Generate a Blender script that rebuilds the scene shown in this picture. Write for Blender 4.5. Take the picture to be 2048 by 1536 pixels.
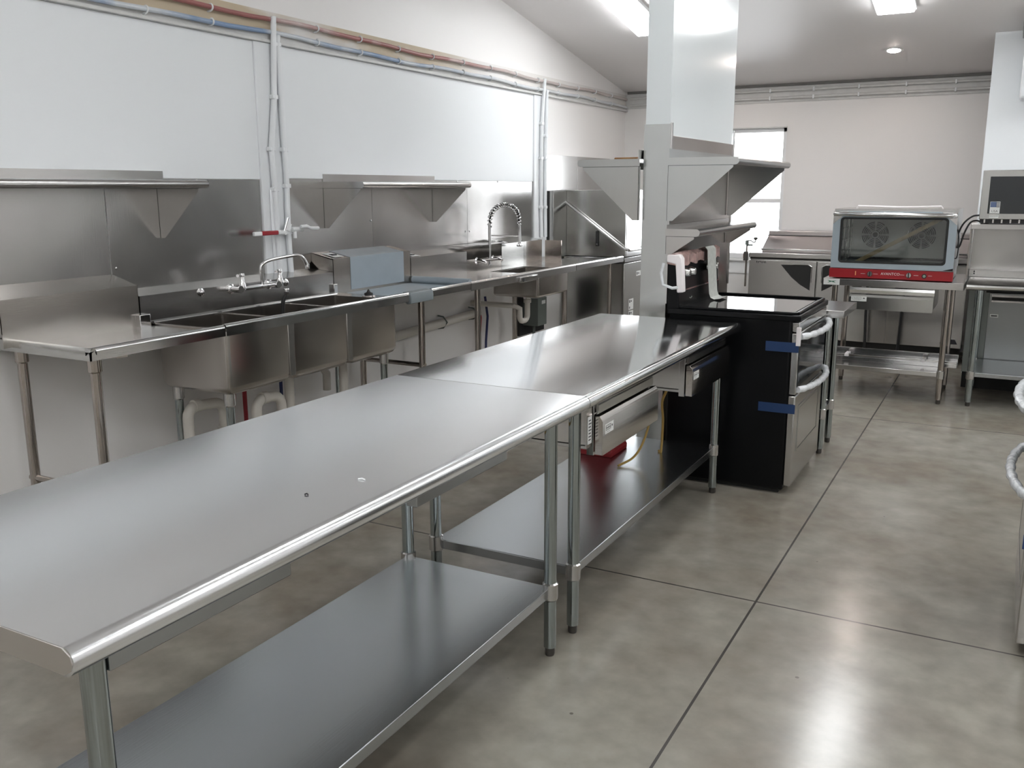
import bpy, bmesh, math, random
from mathutils import Vector, Matrix
random.seed(7)
S = bpy.context.scene
COL = S.collection
for _o in list(bpy.data.objects): bpy.data.objects.remove(_o)

# ------------------------------------------------------------ camera, world, exposure
YAW, PITCH, ROLL, FPX = 0.49588, 0.21017, -0.00319, 1830.7
def _cam():
    cd = bpy.data.cameras.new('camera'); co = bpy.data.objects.new('camera', cd); COL.objects.link(co)
    f = Vector((-math.sin(YAW)*math.cos(PITCH), math.cos(YAW)*math.cos(PITCH), -math.sin(PITCH)))
    r = Vector((math.cos(YAW), math.sin(YAW), 0)); u = r.cross(f)
    c, s = math.cos(ROLL), math.sin(ROLL)
    r2 = r*c + u*s; u2 = u*c - r*s
    m = Matrix((r2, u2, -f)).transposed().to_4x4(); m.translation = Vector((0, 0, 1.5))
    co.matrix_world = m
    cd.sensor_fit = 'HORIZONTAL'; cd.sensor_width = 36; cd.lens = FPX/2048*36
    cd.clip_start = 0.05; cd.clip_end = 100
    S.camera = co
_cam()
W = bpy.data.worlds.new('daylight'); S.world = W; W.use_nodes = True
_b = W.node_tree.nodes['Background']; _b.inputs[0].default_value = (0.93, 0.97, 1.0, 1); _b.inputs[1].default_value = 3.0
S.view_settings.view_transform = 'Standard'; S.view_settings.look = 'None'
S.view_settings.exposure = 1.68; S.view_settings.gamma = 1.0
try: S.view_settings.use_curve_mapping = False
except Exception: pass
LAMP = 7.0            # ceiling wraparound fixtures

# room dimensions (metres; camera stands at x=0, y=0)
XW, XR, YB, YF = -3.70, 4.0, 9.36, -6.5
ZB, SL, YRIDGE = 2.476, 0.175, -1.2
def zc(y): return ZB + SL*(YB - y) if y >= YRIDGE else ZB + SL*(YB - YRIDGE) - SL*(YRIDGE - y)

# ------------------------------------------------------------ materials
def _new(name):
    m = bpy.data.materials.new(name); m.use_nodes = True
    return m, m.node_tree, m.node_tree.nodes['Principled BSDF']
def plain(name, col, rough=0.5, metal=0.0, spec=0.5, coat=0.0, noise=0.0, scale=4.0, bump=0.0, bscale=60.0):
    m, nt, p = _new(name)
    p.inputs['Base Color'].default_value = (*col, 1); p.inputs['Roughness'].default_value = rough
    p.inputs['Metallic'].default_value = metal; p.inputs['Specular IOR Level'].default_value = spec
    p.inputs['Coat Weight'].default_value = coat
    N, L = nt.nodes, nt.links
    tc = N.new('ShaderNodeTexCoord')
    if noise > 0:
        n = N.new('ShaderNodeTexNoise'); n.inputs['Scale'].default_value = scale; n.inputs['Detail'].default_value = 4
        L.new(tc.outputs['Object'], n.inputs['Vector'])
        r = N.new('ShaderNodeValToRGB')
        r.color_ramp.elements[0].position = 0.3; r.color_ramp.elements[1].position = 0.7
        r.color_ramp.elements[0].color = (*[c*(1-noise) for c in col], 1)
        r.color_ramp.elements[1].color = (*[min(1, c*(1+noise)) for c in col], 1)
        L.new(n.outputs['Fac'], r.inputs['Fac']); L.new(r.outputs['Color'], p.inputs['Base Color'])
    if bump > 0:
        n2 = N.new('ShaderNodeTexNoise'); n2.inputs['Scale'].default_value = bscale; n2.inputs['Detail'].default_value = 3
        L.new(tc.outputs['Object'], n2.inputs['Vector'])
        b = N.new('ShaderNodeBump'); b.inputs['Strength'].default_value = bump; b.inputs['Distance'].default_value = 0.01
        L.new(n2.outputs['Fac'], b.inputs['Height']); L.new(b.outputs['Normal'], p.inputs['Normal'])
    return m
def steel(name, col=(0.58, 0.58, 0.585), r0=0.18, r1=0.34, brush=(2, 2, 60), wav=0.0, smudge=0.06, bs=0.04):
    m, nt, p = _new(name); N, L = nt.nodes, nt.links
    p.inputs['Metallic'].default_value = 1.0
    tc = N.new('ShaderNodeTexCoord')
    mp = N.new('ShaderNodeMapping'); mp.inputs['Scale'].default_value = brush
    L.new(tc.outputs['Object'], mp.inputs['Vector'])
    n = N.new('ShaderNodeTexNoise'); n.inputs['Scale'].default_value = 6; n.inputs['Detail'].default_value = 6
    L.new(mp.outputs['Vector'], n.inputs['Vector'])
    sm = N.new('ShaderNodeTexNoise'); sm.inputs['Scale'].default_value = 3.0; sm.inputs['Detail'].default_value = 2
    L.new(tc.outputs['Object'], sm.inputs['Vector'])
    mr = N.new('ShaderNodeMapRange'); mr.inputs['To Min'].default_value = r0; mr.inputs['To Max'].default_value = r1
    L.new(sm.outputs['Fac'], mr.inputs['Value']); L.new(mr.outputs['Result'], p.inputs['Roughness'])
    cr = N.new('ShaderNodeValToRGB'); cr.color_ramp.elements[0].position = 0.25; cr.color_ramp.elements[1].position = 0.75
    cr.color_ramp.elements[0].color = (*[c*(1-smudge) for c in col], 1); cr.color_ramp.elements[1].color = (*col, 1)
    L.new(sm.outputs['Fac'], cr.inputs['Fac']); L.new(cr.outputs['Color'], p.inputs['Base Color'])
    b = N.new('ShaderNodeBump'); b.inputs['Strength'].default_value = bs; b.inputs['Distance'].default_value = 0.002
    L.new(n.outputs['Fac'], b.inputs['Height'])
    if wav > 0:
        n3 = N.new('ShaderNodeTexNoise'); n3.inputs['Scale'].default_value = 2.2; n3.inputs['Detail'].default_value = 1
        L.new(tc.outputs['Object'], n3.inputs['Vector'])
        b2 = N.new('ShaderNodeBump'); b2.inputs['Strength'].default_value = wav; b2.inputs['Distance'].default_value = 0.02
        L.new(n3.outputs['Fac'], b2.inputs['Height']); L.new(b.outputs['Normal'], b2.inputs['Normal'])
        L.new(b2.outputs['Normal'], p.inputs['Normal'])
    else:
        L.new(b.outputs['Normal'], p.inputs['Normal'])
    return m
def emis(name, col, s):
    m = bpy.data.materials.new(name); m.use_nodes = True; nt = m.node_tree
    nt.nodes.clear(); e = nt.nodes.new('ShaderNodeEmission'); o = nt.nodes.new('ShaderNodeOutputMaterial')
    e.inputs[0].default_value = (*col, 1); e.inputs[1].default_value = s; nt.links.new(e.outputs[0], o.inputs[0]); return m
def glass(name, tint=(1, 1, 1), refl=0.12, rough=0.02):
    m = bpy.data.materials.new(name); m.use_nodes = True; nt = m.node_tree; N, L = nt.nodes, nt.links
    N.clear(); o = N.new('ShaderNodeOutputMaterial'); t = N.new('ShaderNodeBsdfTransparent'); g = N.new('ShaderNodeBsdfGlossy')
    t.inputs[0].default_value = (*tint, 1); g.inputs['Roughness'].default_value = rough
    fr = N.new('ShaderNodeFresnel'); fr.inputs['IOR'].default_value = 1.5
    ad = N.new('ShaderNodeMath'); ad.operation = 'ADD'; ad.inputs[1].default_value = refl; ad.use_clamp = True
    L.new(fr.outputs[0], ad.inputs[0]); mx = N.new('ShaderNodeMixShader'); L.new(ad.outputs[0], mx.inputs[0])
    L.new(t.outputs[0], mx.inputs[1]); L.new(g.outputs[0], mx.inputs[2]); L.new(mx.outputs[0], o.inputs[0]); return m
def floor_mat():
    m, nt, p = _new('polished_concrete'); N, L = nt.nodes, nt.links
    class _G: pass
    geo = N.new('ShaderNodeNewGeometry'); tc = _G(); tc.outputs = {'Object': geo.outputs['Position']}
    n1 = N.new('ShaderNodeTexNoise'); n1.inputs['Scale'].default_value = 1.3; n1.inputs['Detail'].default_value = 8; n1.inputs['Roughness'].default_value = 0.62
    mp = N.new('ShaderNodeMapping'); mp.inputs['Scale'].default_value = (1.0, 1.0, 1); mp.inputs['Rotation'].default_value = (0, 0, 0.5)
    L.new(tc.outputs['Object'], mp.inputs['Vector']); L.new(mp.outputs['Vector'], n1.inputs['Vector'])
    cr = N.new('ShaderNodeValToRGB'); e = cr.color_ramp.elements
    e[0].position = 0.30; e[0].color = (0.195, 0.165, 0.130, 1); e[1].position = 0.72; e[1].color = (0.32, 0.305, 0.265, 1)
    x = e.new(0.5); x.color = (0.245, 0.226, 0.190, 1)
    L.new(n1.outputs['Fac'], cr.inputs['Fac'])
    n2 = N.new('ShaderNodeTexNoise'); n2.inputs['Scale'].default_value = 9; n2.inputs['Detail'].default_value = 6
    L.new(tc.outputs['Object'], n2.inputs['Vector'])
    mx = N.new('ShaderNodeMixRGB'); mx.blend_type = 'SOFT_LIGHT'; mx.inputs[0].default_value = 0.45
    L.new(cr.outputs['Color'], mx.inputs[1]); L.new(n2.outputs['Fac'], mx.inputs[2])
    # dark specks
    v = N.new('ShaderNodeTexVoronoi'); v.inputs['Scale'].default_value = 3.4; L.new(tc.outputs['Object'], v.inputs['Vector'])
    lt = N.new('ShaderNodeMath'); lt.operation = 'LESS_THAN'; lt.inputs[1].default_value = 0.022; L.new(v.outputs['Distance'], lt.inputs[0])
    m2 = N.new('ShaderNodeMixRGB'); m2.inputs[2].default_value = (0.13, 0.12, 0.10, 1); L.new(lt.outputs[0], m2.inputs[0]); L.new(mx.outputs[0], m2.inputs[1])
    # saw cut joints
    sp = N.new('ShaderNodeSeparateXYZ'); L.new(tc.outputs['Object'], sp.inputs[0])
    def line(out, pos, w, wob):
        a = N.new('ShaderNodeMath'); a.operation = 'SUBTRACT'; a.inputs[1].default_value = pos; L.new(out, a.inputs[0])
        b = N.new('ShaderNodeMath'); b.operation = 'ABSOLUTE'; L.new(a.outputs[0], b.inputs[0])
        c = N.new('ShaderNodeMath'); c.operation = 'LESS_THAN'; c.inputs[1].default_value = w; L.new(b.outputs[0], c.inputs[0]); return c.outputs[0]
    acc = None
    for out, pos in ((sp.outputs['X'], -0.706), (sp.outputs['X'], 2.4), (sp.outputs['Y'], 3.2), (sp.outputs['Y'], 6.31), (sp.outputs['Y'], 0.09), (sp.outputs['Y'], -3.0)):
        l = line(out, pos, 0.0042, 0)
        if acc is None: acc = l
        else:
            mm = N.new('ShaderNodeMath'); mm.operation = 'MAXIMUM'; L.new(acc, mm.inputs[0]); L.new(l, mm.inputs[1]); acc = mm.outputs[0]
    m3 = N.new('ShaderNodeMixRGB'); m3.inputs[2].default_value = (0.055, 0.05, 0.045, 1); L.new(acc, m3.inputs[0]); L.new(m2.outputs[0], m3.inputs[1])
    L.new(m3.outputs[0], p.inputs['Base Color'])
    mr = N.new('ShaderNodeMapRange'); mr.inputs['To Min'].default_value = 0.16; mr.inputs['To Max'].default_value = 0.255
    L.new(n1.outputs['Fac'], mr.inputs['Value']); L.new(mr.outputs['Result'], p.inputs['Roughness'])
    p.inputs['Specular IOR Level'].default_value = 0.55
    b = N.new('ShaderNodeBump'); b.inputs['Strength'].default_value = 0.05; b.inputs['Distance'].default_value = 0.004
    L.new(n2.outputs['Fac'], b.inputs['Height']); L.new(b.outputs['Normal'], p.inputs['Normal'])
    return m
def streaked(name, ca, cb, scale, vec=(1, 1, 1), lo=0.4, hi=0.6, rough=0.5, painted=None):
    m, nt, p = _new(name); N, L = nt.nodes, nt.links
    tc = N.new('ShaderNodeTexCoord'); mp = N.new('ShaderNodeMapping'); mp.inputs['Scale'].default_value = vec
    n = N.new('ShaderNodeTexNoise'); n.inputs['Scale'].default_value = scale; n.inputs['Detail'].default_value = 5
    L.new(tc.outputs['Object'], mp.inputs[0]); L.new(mp.outputs[0], n.inputs['Vector'])
    r = N.new('ShaderNodeValToRGB'); r.color_ramp.elements[0].position = lo; r.color_ramp.elements[1].position = hi
    r.color_ramp.elements[0].color = (*ca, 1); r.color_ramp.elements[1].color = (*cb, 1)
    L.new(n.outputs['Fac'], r.inputs['Fac']); L.new(r.outputs[0], p.inputs['Base Color']); p.inputs['Roughness'].default_value = rough
    if painted:      # the far stretch has been painted over
        g = N.new('ShaderNodeNewGeometry'); sp = N.new('ShaderNodeSeparateXYZ'); L.new(g.outputs['Position'], sp.inputs[0])
        mr = N.new('ShaderNodeMapRange'); mr.inputs['From Min'].default_value = painted[0]; mr.inputs['From Max'].default_value = painted[1]; mr.inputs['To Max'].default_value = 0.85
        L.new(sp.outputs['Y'], mr.inputs['Value']); mx = N.new('ShaderNodeMixRGB'); mx.inputs[2].default_value = (*painted[2], 1)
        L.new(mr.outputs['Result'], mx.inputs[0]); L.new(r.outputs[0], mx.inputs[1]); L.new(mx.outputs[0], p.inputs['Base Color'])
    return m

M = {}
M['floor'] = floor_mat()
M['frp'] = plain('white_glossy_wall_board', (0.80, 0.825, 0.845), 0.42, spec=0.35)
M['paint'] = plain('white_wall_paint', (0.80, 0.785, 0.775), 0.42, bump=0.03, bscale=90)
M['paintlow'] = M['paint']
M['ceil'] = plain('ceiling_paint', (0.80, 0.775, 0.77), 0.5)
M['trim'] = plain('painted_trim', (0.62, 0.62, 0.61), 0.4, noise=0.06, scale=12)
M['trimw'] = plain('white_plastic_trim', (0.78, 0.80, 0.82), 0.35)
M['ply'] = streaked('half_painted_plywood', (0.72, 0.70, 0.68), (0.56, 0.47, 0.34), 0.9, (1, 1, 3), 0.42, 0.52, 0.6, painted=(5.6, 6.3, (0.70, 0.69, 0.68)))
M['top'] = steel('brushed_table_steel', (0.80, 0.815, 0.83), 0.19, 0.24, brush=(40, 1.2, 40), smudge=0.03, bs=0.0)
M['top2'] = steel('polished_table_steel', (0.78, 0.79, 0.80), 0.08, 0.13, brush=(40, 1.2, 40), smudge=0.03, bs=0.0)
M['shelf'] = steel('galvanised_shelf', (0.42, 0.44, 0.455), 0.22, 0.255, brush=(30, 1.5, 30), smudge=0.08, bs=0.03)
M['steel'] = steel('stainless_steel', (0.57, 0.56, 0.55), 0.18, 0.25, smudge=0.10)
M['sink'] = steel('sink_steel', (0.52, 0.49, 0.46), 0.20, 0.255, smudge=0.14)
M['panel'] = steel('wall_panel_steel', (0.50, 0.49, 0.48), 0.21, 0.255, brush=(30, 30, 1.5), wav=0.25, smudge=0.14)
M['clad'] = steel('cladding_steel', (0.60, 0.62, 0.62), 0.20, 0.255, brush=(30, 30, 1), wav=0.15, smudge=0.12)
M['hood'] = steel('machine_steel', (0.50, 0.50, 0.485), 0.15, 0.24, brush=(30, 30, 1.5), wav=0.10, smudge=0.06)
M['glossteel'] = steel('bright_steel', (0.62, 0.62, 0.62), 0.08, 0.18, wav=0.10)
M['endcap'] = steel('end_cap_steel', (0.62, 0.59, 0.56), 0.30, 0.40)
M['draw'] = steel('drawer_steel', (0.50, 0.47, 0.44), 0.08, 0.14)
M['galv'] = steel('galvanised_leg', (0.36, 0.40, 0.40), 0.07, 0.14, brush=(20, 20, 1), smudge=0.12)
M['sleg'] = steel('steel_leg', (0.44, 0.40, 0.37), 0.08, 0.16, brush=(20, 20, 1), smudge=0.12)
M['chrome'] = plain('chrome', (0.75, 0.75, 0.76), 0.08, 1.0)
M['black'] = plain('black_enamel', (0.004, 0.0043, 0.005), 0.28, spec=0.16)
M['blackm'] = plain('matte_black', (0.012, 0.012, 0.012), 0.6)
M['cooktop'] = plain('black_glass_cooktop', (0.008, 0.008, 0.009), 0.03, spec=1.0, coat=0.4)
M['ovenglass'] = plain('dark_oven_glass', (0.010, 0.014, 0.018), 0.05, spec=0.7)
M['foot'] = plain('dark_foot', (0.05, 0.045, 0.04), 0.5)
M['film'] = plain('blue_protective_film', (0.31, 0.36, 0.40), 0.30, noise=0.05, scale=8, bump=0.05, bscale=14)
M['filmg'] = plain('grey_blue_film', (0.36, 0.42, 0.465), 0.28, noise=0.03, scale=5, bump=0.04, bscale=10)
M['filmc'] = plain('film_on_corner_cap', (0.20, 0.23, 0.245), 0.35)
M['red'] = plain('red_panel', (0.30, 0.010, 0.016), 0.35)
M['redcast'] = plain('red_cast_metal', (0.28, 0.015, 0.02), 0.5)
M['redpipe'] = streaked('red_water_pipe', (0.60, 0.50, 0.48), (0.34, 0.13, 0.12), 1.1, (1, 1, 1), 0.40, 0.50, 0.4, painted=(5.9, 6.8, (0.50, 0.46, 0.44)))
M['bluepipe'] = streaked('blue_water_pipe', (0.62, 0.66, 0.70), (0.23, 0.33, 0.50), 1.6, (1, 1, 1), 0.44, 0.58, 0.4, painted=(5.4, 6.6, (0.60, 0.61, 0.62)))
M['redp'] = plain('red_pipe', (0.30, 0.01, 0.02), 0.4)
M['bluep'] = plain('blue_pipe', (0.012, 0.02, 0.10), 0.4)
M['pvc'] = plain('white_drain_pipe', (0.62, 0.59, 0.54), 0.4)
M['white'] = plain('white_plastic', (0.80, 0.81, 0.82), 0.35)
M['wrap'] = plain('plastic_wrap', (0.62, 0.64, 0.66), 0.18, noise=0.12, scale=30, bump=0.6, bscale=45)
M['foam'] = plain('white_foam', (0.80, 0.76, 0.76), 0.5)
M['pink'] = plain('pinkish_plastic_wrap', (0.38, 0.25, 0.23), 0.3, noise=0.35, scale=25, bump=0.7, bscale=40)
M['paper'] = plain('grey_paper', (0.50, 0.52, 0.49), 0.6, noise=0.10, scale=50)
M['tape'] = plain('blue_masking_tape', (0.006, 0.032, 0.11), 0.5)
M['wood'] = streaked('raw_wood', (0.30, 0.22, 0.11), (0.38, 0.29, 0.16), 8, (4, 1, 1), rough=0.6)
M['woodo'] = streaked('orange_wood', (0.36, 0.17, 0.05), (0.46, 0.24, 0.08), 12, rough=0.5)
M['label'] = plain('white_label', (0.72, 0.73, 0.72), 0.45)
M['ink'] = plain('black_ink', (0.02, 0.02, 0.025), 0.5)
M['inkg'] = plain('green_ink', (0.03, 0.16, 0.09), 0.5)
M['inkw'] = plain('white_ink', (0.75, 0.72, 0.70), 0.5)
M['inkb'] = plain('flag_blue', (0.10, 0.14, 0.26), 0.5)
M['grey'] = plain('grey_metal_box', (0.13, 0.15, 0.14), 0.4)
M['hvac'] = plain('grey_duct_paint', (0.30, 0.30, 0.29), 0.5)
M['cordb'] = plain('black_cord', (0.012, 0.012, 0.013), 0.5)
M['cordy'] = plain('yellow_cord', (0.42, 0.27, 0.07), 0.5)
M['lamp'] = emis('lamp_diffuser', (0.97, 0.99, 1.0), LAMP)
M['spot'] = emis('downlight_lens', (1.0, 0.86, 0.78), 55.0)
M['glass'] = glass('window_glass', (1, 1, 1), 0.0)
M['oglass'] = glass('oven_window_glass', (0.85, 0.87, 0.86), 0.02)
M['vinyl'] = plain('white_vinyl', (0.85, 0.86, 0.87), 0.35)

# ------------------------------------------------------------ mesh builder
class MB:
    def __init__(s): s.bm = bmesh.new()
    def face(s, vs):
        try: return s.bm.faces.new(vs)
        except ValueError: return None
    def box(s, x0, x1, y0, y1, z0, z1):
        x0, x1 = sorted((x0, x1)); y0, y1 = sorted((y0, y1)); z0, z1 = sorted((z0, z1))
        v = [s.bm.verts.new(p) for p in ((x0,y0,z0),(x1,y0,z0),(x1,y1,z0),(x0,y1,z0),(x0,y0,z1),(x1,y0,z1),(x1,y1,z1),(x0,y1,z1))]
        for f in ((0,3,2,1),(4,5,6,7),(0,1,5,4),(1,2,6,5),(2,3,7,6),(3,0,4,7)): s.face([v[i] for i in f])
        return s
    def hexa(s, pts):
        v = [s.bm.verts.new(p) for p in pts]
        for f in ((0,3,2,1),(4,5,6,7),(0,1,5,4),(1,2,6,5),(2,3,7,6),(3,0,4,7)): s.face([v[i] for i in f])
        return s
    def prism(s, pts, axis, a, b):
        def P(u, w, t): return {'x': (t, u, w), 'y': (u, t, w), 'z': (u, w, t)}[axis]
        A = [s.bm.verts.new(P(u, w, a)) for u, w in pts]; B = [s.bm.verts.new(P(u, w, b)) for u, w in pts]
        n = len(pts); s.face(A); s.face(list(reversed(B)))
        for i in range(n): s.face([A[i], B[i], B[(i+1) % n], A[(i+1) % n]])
        return s
    def rings(s, rings, closed=True, caps=True):
        R = [[s.bm.verts.new(p) for p in r] for r in rings]
        for a, b in zip(R[:-1], R[1:]):
            n = len(a)
            for i in range(n if closed else n-1): s.face([a[i], a[(i+1) % n], b[(i+1) % n], b[i]])
        if caps: s.face(list(reversed(R[0]))); s.face(R[-1])
        return s
    def tube(s, pts, r, n=12, caps=True):
        P = [Vector(p) for p in pts]; T = []
        for i in range(len(P)):
            t = (P[min(i+1, len(P)-1)] - P[max(i-1, 0)]); T.append(t.normalized())
        up = Vector((0, 0, 1)) if abs(T[0].z) < 0.9 else Vector((1, 0, 0))
        nrm = (up - T[0]*up.dot(T[0])).normalized(); rr = []
        for i in range(len(P)):
            if i: nrm = (nrm - T[i]*nrm.dot(T[i])).normalized()
            bi = T[i].cross(nrm); rad = r[i] if isinstance(r, (list, tuple)) else r
            rr.append([P[i] + (nrm*math.cos(2*math.pi*k/n) + bi*math.sin(2*math.pi*k/n))*rad for k in range(n)])
        return s.rings(rr, True, caps)
    def cord(s, pts, r, n=8, k=6):
        P = [Vector(p) for p in pts]; Q = [P[0]*2-P[1]] + P + [P[-1]*2-P[-2]]; out = []
        for i in range(1, len(Q)-2):
            a, b, c, d = Q[i-1], Q[i], Q[i+1], Q[i+2]
            for j in range(k):
                t = j/k; out.append(0.5*((2*b) + (c-a)*t + (2*a-5*b+4*c-d)*t*t + (3*b-a-3*c+d)*t**3))
        out.append(P[-1]); return s.tube(out, r, n)
    def cyl(s, p0, p1, r, r2=None, n=20): return s.tube([p0, p1], [r, r if r2 is None else r2], n)
    def lathe(s, c, prof, axis='z', n=20):
        c = Vector(c); rr = []
        for r, h in prof:
            ring = []
            for k in range(n):
                a = 2*math.pi*k/n; u, w = r*math.cos(a), r*math.sin(a)
                ring.append(c + Vector({'z': (u, w, h), 'x': (h, u, w), 'y': (w, h, u)}[axis]))
            rr.append(ring)
        return s.rings(rr)
    def ball(s, c, r, n=12):
        return s.lathe(c, [(max(1e-4, r*math.sin(math.pi*i/8)), -r*math.cos(math.pi*i/8)) for i in range(9)], 'z', n)
    def text(s, txt, size, M4, ext=0.0003, sx=1.0):
        cu = bpy.data.curves.new('t', 'FONT'); cu.body = txt; cu.size = size; cu.extrude = ext; cu.align_x = 'CENTER'; cu.align_y = 'CENTER'; cu.resolution_u = 2
        ob = bpy.data.objects.new('t', cu); me = bpy.data.meshes.new_from_object(ob)
        me.transform(M4 @ Matrix.Diagonal((sx, 1, 1, 1))); s.bm.from_mesh(me)
        bpy.data.objects.remove(ob); bpy.data.meshes.remove(me); bpy.data.curves.remove(cu); return s
    def build(s, name, mat, parent=None, bevel=0.0, seg=2, smooth=True, norm=True):
        bm = s.bm
        if norm: bmesh.ops.recalc_face_normals(bm, faces=bm.faces)
        org = Vector((0, 0, 0))
        if parent is not None:
            org = Vector(parent['_org'])
        else:
            xs = [v.co.copy() for v in bm.verts]
            org = Vector(((min(v.x for v in xs)+max(v.x for v in xs))/2, (min(v.y for v in xs)+max(v.y for v in xs))/2, min(v.z for v in xs)))
        for v in bm.verts: v.co -= org
        me = bpy.data.meshes.new(name); bm.to_mesh(me); bm.free()
        if smooth:
            me.shade_smooth()
            me.set_sharp_from_angle(angle=math.radians(35))
        me.materials.append(M[mat] if isinstance(mat, str) else mat)
        ob = bpy.data.objects.new(name, me); COL.objects.link(ob)
        ob['_org'] = tuple(org)
        if parent is not None: ob.parent = parent
        else: ob.location = org
        if bevel > 0:
            mo = ob.modifiers.new('bevel', 'BEVEL'); mo.width = bevel; mo.segments = seg; mo.limit_method = 'ANGLE'; mo.angle_limit = math.radians(40)
            mo.harden_normals = False
        return ob
def thing(name, label, cat, loc, group=None):
    o = bpy.data.objects.new(name, None); COL.objects.link(o); o.location = loc; o['_org'] = tuple(loc)
    o.empty_display_size = 0.1
    return tag(o, label, cat, group)
def tag(o, label, cat, group=None, kind=None):
    o['label'] = label; o['category'] = cat
    if group: o['group'] = group
    if kind: o['kind'] = kind
    return o
def struct(o, label=None):
    o['kind'] = 'structure'
    if label: o['label'] = label
    return o
def box(*a): return MB().box(*a)
def facing_x(x, y, z):     # text frame read by someone looking toward -x
    return Matrix(((0, 0, 1, x), (1, 0, 0, y), (0, 1, 0, z), (0, 0, 0, 1)))
def facing_y(x, y, z):     # text frame read by someone looking toward +y
    return Matrix(((1, 0, 0, x), (0, 0, -1, y), (0, 1, 0, z), (0, 0, 0, 1)))
def rrect(x0, x1, y0, y1, r, z, k=4):
    p = []
    for cx, cy, a0 in ((x1-r, y1-r, 0), (x0+r, y1-r, 90), (x0+r, y0+r, 180), (x1-r, y0+r, 270)):
        for i in range(k+1):
            a = math.radians(a0 + 90*i/k); p.append((cx+r*math.cos(a), cy+r*math.sin(a), z))
    return p

# ------------------------------------------------------------ the room
struct(box(XW-0.15, XR+0.15, YF-0.15, YB+0.15, -0.12, 0).build('floor', 'floor', smooth=False))
def gable(x0, x1):
    mb = MB(); pts = [(YF, 0), (YB+0.12, 0), (YB+0.12, zc(YB)), (YRIDGE, zc(YRIDGE)), (YF, zc(YF))]
    mb.prism(pts, 'x', x0, x1); return mb
struct(gable(XW-0.12, XW).build('wall_left', 'paint', smooth=False))
struct(gable(XR, XR+0.12).build('wall_right', 'paint', smooth=False))
struct(box(XW-0.12, XR+0.12, YF-0.12, YF, 0, zc(YF)+0.02).build('wall_front', 'paint', smooth=False))
WX0, WX1, WZ0, WZ1 = -2.86, -2.02, 0.80, 2.085
mb = MB()
mb.box(XW, WX0, YB, YB+0.12, 0, ZB+0.02).box(WX1, XR, YB, YB+0.12, 0, ZB+0.02).box(WX0, WX1, YB, YB+0.12, 0, WZ0).box(WX0, WX1, YB, YB+0.12, WZ1, ZB+0.02)
struct(mb.build('wall_back', 'paint', smooth=False))
mb = MB(); t = 0.1
mb.prism([(YB+0.12, zc(YB+0.12)), (YRIDGE, zc(YRIDGE)), (YF-0.12, zc(YF-0.12)), (YF-0.12, zc(YF-0.12)+t), (YRIDGE, zc(YRIDGE)+t), (YB+0.12, zc(YB+0.12)+t)], 'x', XW-0.12, XR+0.12)
struct(mb.build('ceiling', 'ceil', smooth=False))
# window in the back wall
wd = MB(); fy0, fy1 = YB+0.035, YB+0.085
wd.box(WX0, WX0+0.04, fy0, fy1, WZ0, WZ1).box(WX1-0.04, WX1, fy0, fy1, WZ0, WZ1).box(WX0, WX1, fy0, fy1, WZ1-0.05, WZ1).box(WX0, WX1, fy0, fy1, WZ0, WZ0+0.05)
w = wd.build('window_1', 'vinyl', bevel=0.003); struct(w, 'white double hung window in the back wall')
box(WX0+0.04, WX1-0.04, fy0+0.005, fy1-0.012, 1.355, 1.395).build('meeting_rail', 'vinyl', w)
box(WX0+0.04, WX1-0.04, fy0+0.02, fy0+0.024, WZ0+0.05, 1.355).build('pane', 'glass', w, smooth=False)
box(WX0+0.04, WX1-0.04, fy0+0.03, fy0+0.034, 1.395, WZ1-0.05).build('pane', 'glass', w, smooth=False)
MB().box(WX0-0.06, WX1+0.03, YB-0.035, YB+0.03, WZ0-0.025, WZ0).box(WX0-0.05, WX1+0.02, YB-0.012, YB, WZ0-0.15, WZ0-0.025).build('sill', 'vinyl', w, bevel=0.003)
box(WX0, WX1, YB-0.004, YB+0.035, WZ1-0.012, WZ1).build('header_strip', 'trim', w)
pl = bpy.data.lights.new('window_daylight_portal', 'AREA'); pl.shape = 'RECTANGLE'; pl.size = WX1-WX0; pl.size_y = WZ1-WZ0; pl.cycles.is_portal = True
plo = bpy.data.objects.new('window_daylight_portal', pl); COL.objects.link(plo); plo.location = ((WX0+WX1)/2, YB+0.12, (WZ0+WZ1)/2); plo.rotation_euler = (math.radians(-90), 0, 0)
# service band along the left wall and across the back wall
o = MB().box(XW, XW+0.010, -1.0, YB-0.002, 2.335, 2.45).build('trim_1', 'ply', smooth=False); struct(o, 'half painted plywood strip behind the wall pipes')
o = MB().box(XW, XW+0.030, -1.0, YB-0.002, 2.283, 2.300).box(XW, XW+0.014, -1.0, YB-0.002, 2.30, 2.335).build('trim_2', 'trim', bevel=0.003); struct(o)
o = MB().box(XW+0.012, XR, YB-0.014, YB, 2.311, 2.455).build('trim_3', 'trim', smooth=False); struct(o)
o = MB().box(XW+0.03, XR, YB-0.03, YB-0.016, ZB-0.02, ZB+0.012).build('gap_shade_strip', plain('dark_gap', (0.16, 0.155, 0.15), 0.7), smooth=False); struct(o)  # dark colour stands in for the shaded gap under the ceiling
# glossy white wall boards between steel and band
def board(y0, y1, z0, z1, lab):
    o = box(XW, XW+0.006, y0, y1, z0, z1).build('wall_board', 'frp', bevel=0.001, seg=1)
    tag(o, lab, 'wall board', 'white boards on the left wall')
board(-1.0, 3.905, 1.555, 2.282, 'glossy white wall board above the first long steel shelf, left of the first pipe drop')
board(4.125, 7.225, 1.562, 2.282, 'glossy white wall board between the two vertical pipe drops')
# cover strips
o = MB().box(XW, XW+0.018, 3.905, 4.125, 0.9, 2.283).build('trim_5', 'trimw', bevel=0.004); struct(o)
o = MB().box(XW, XW+0.018, 7.225, 7.47, 0.9, 2.283).build('trim_6', 'trimw', bevel=0.004); struct(o)
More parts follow.
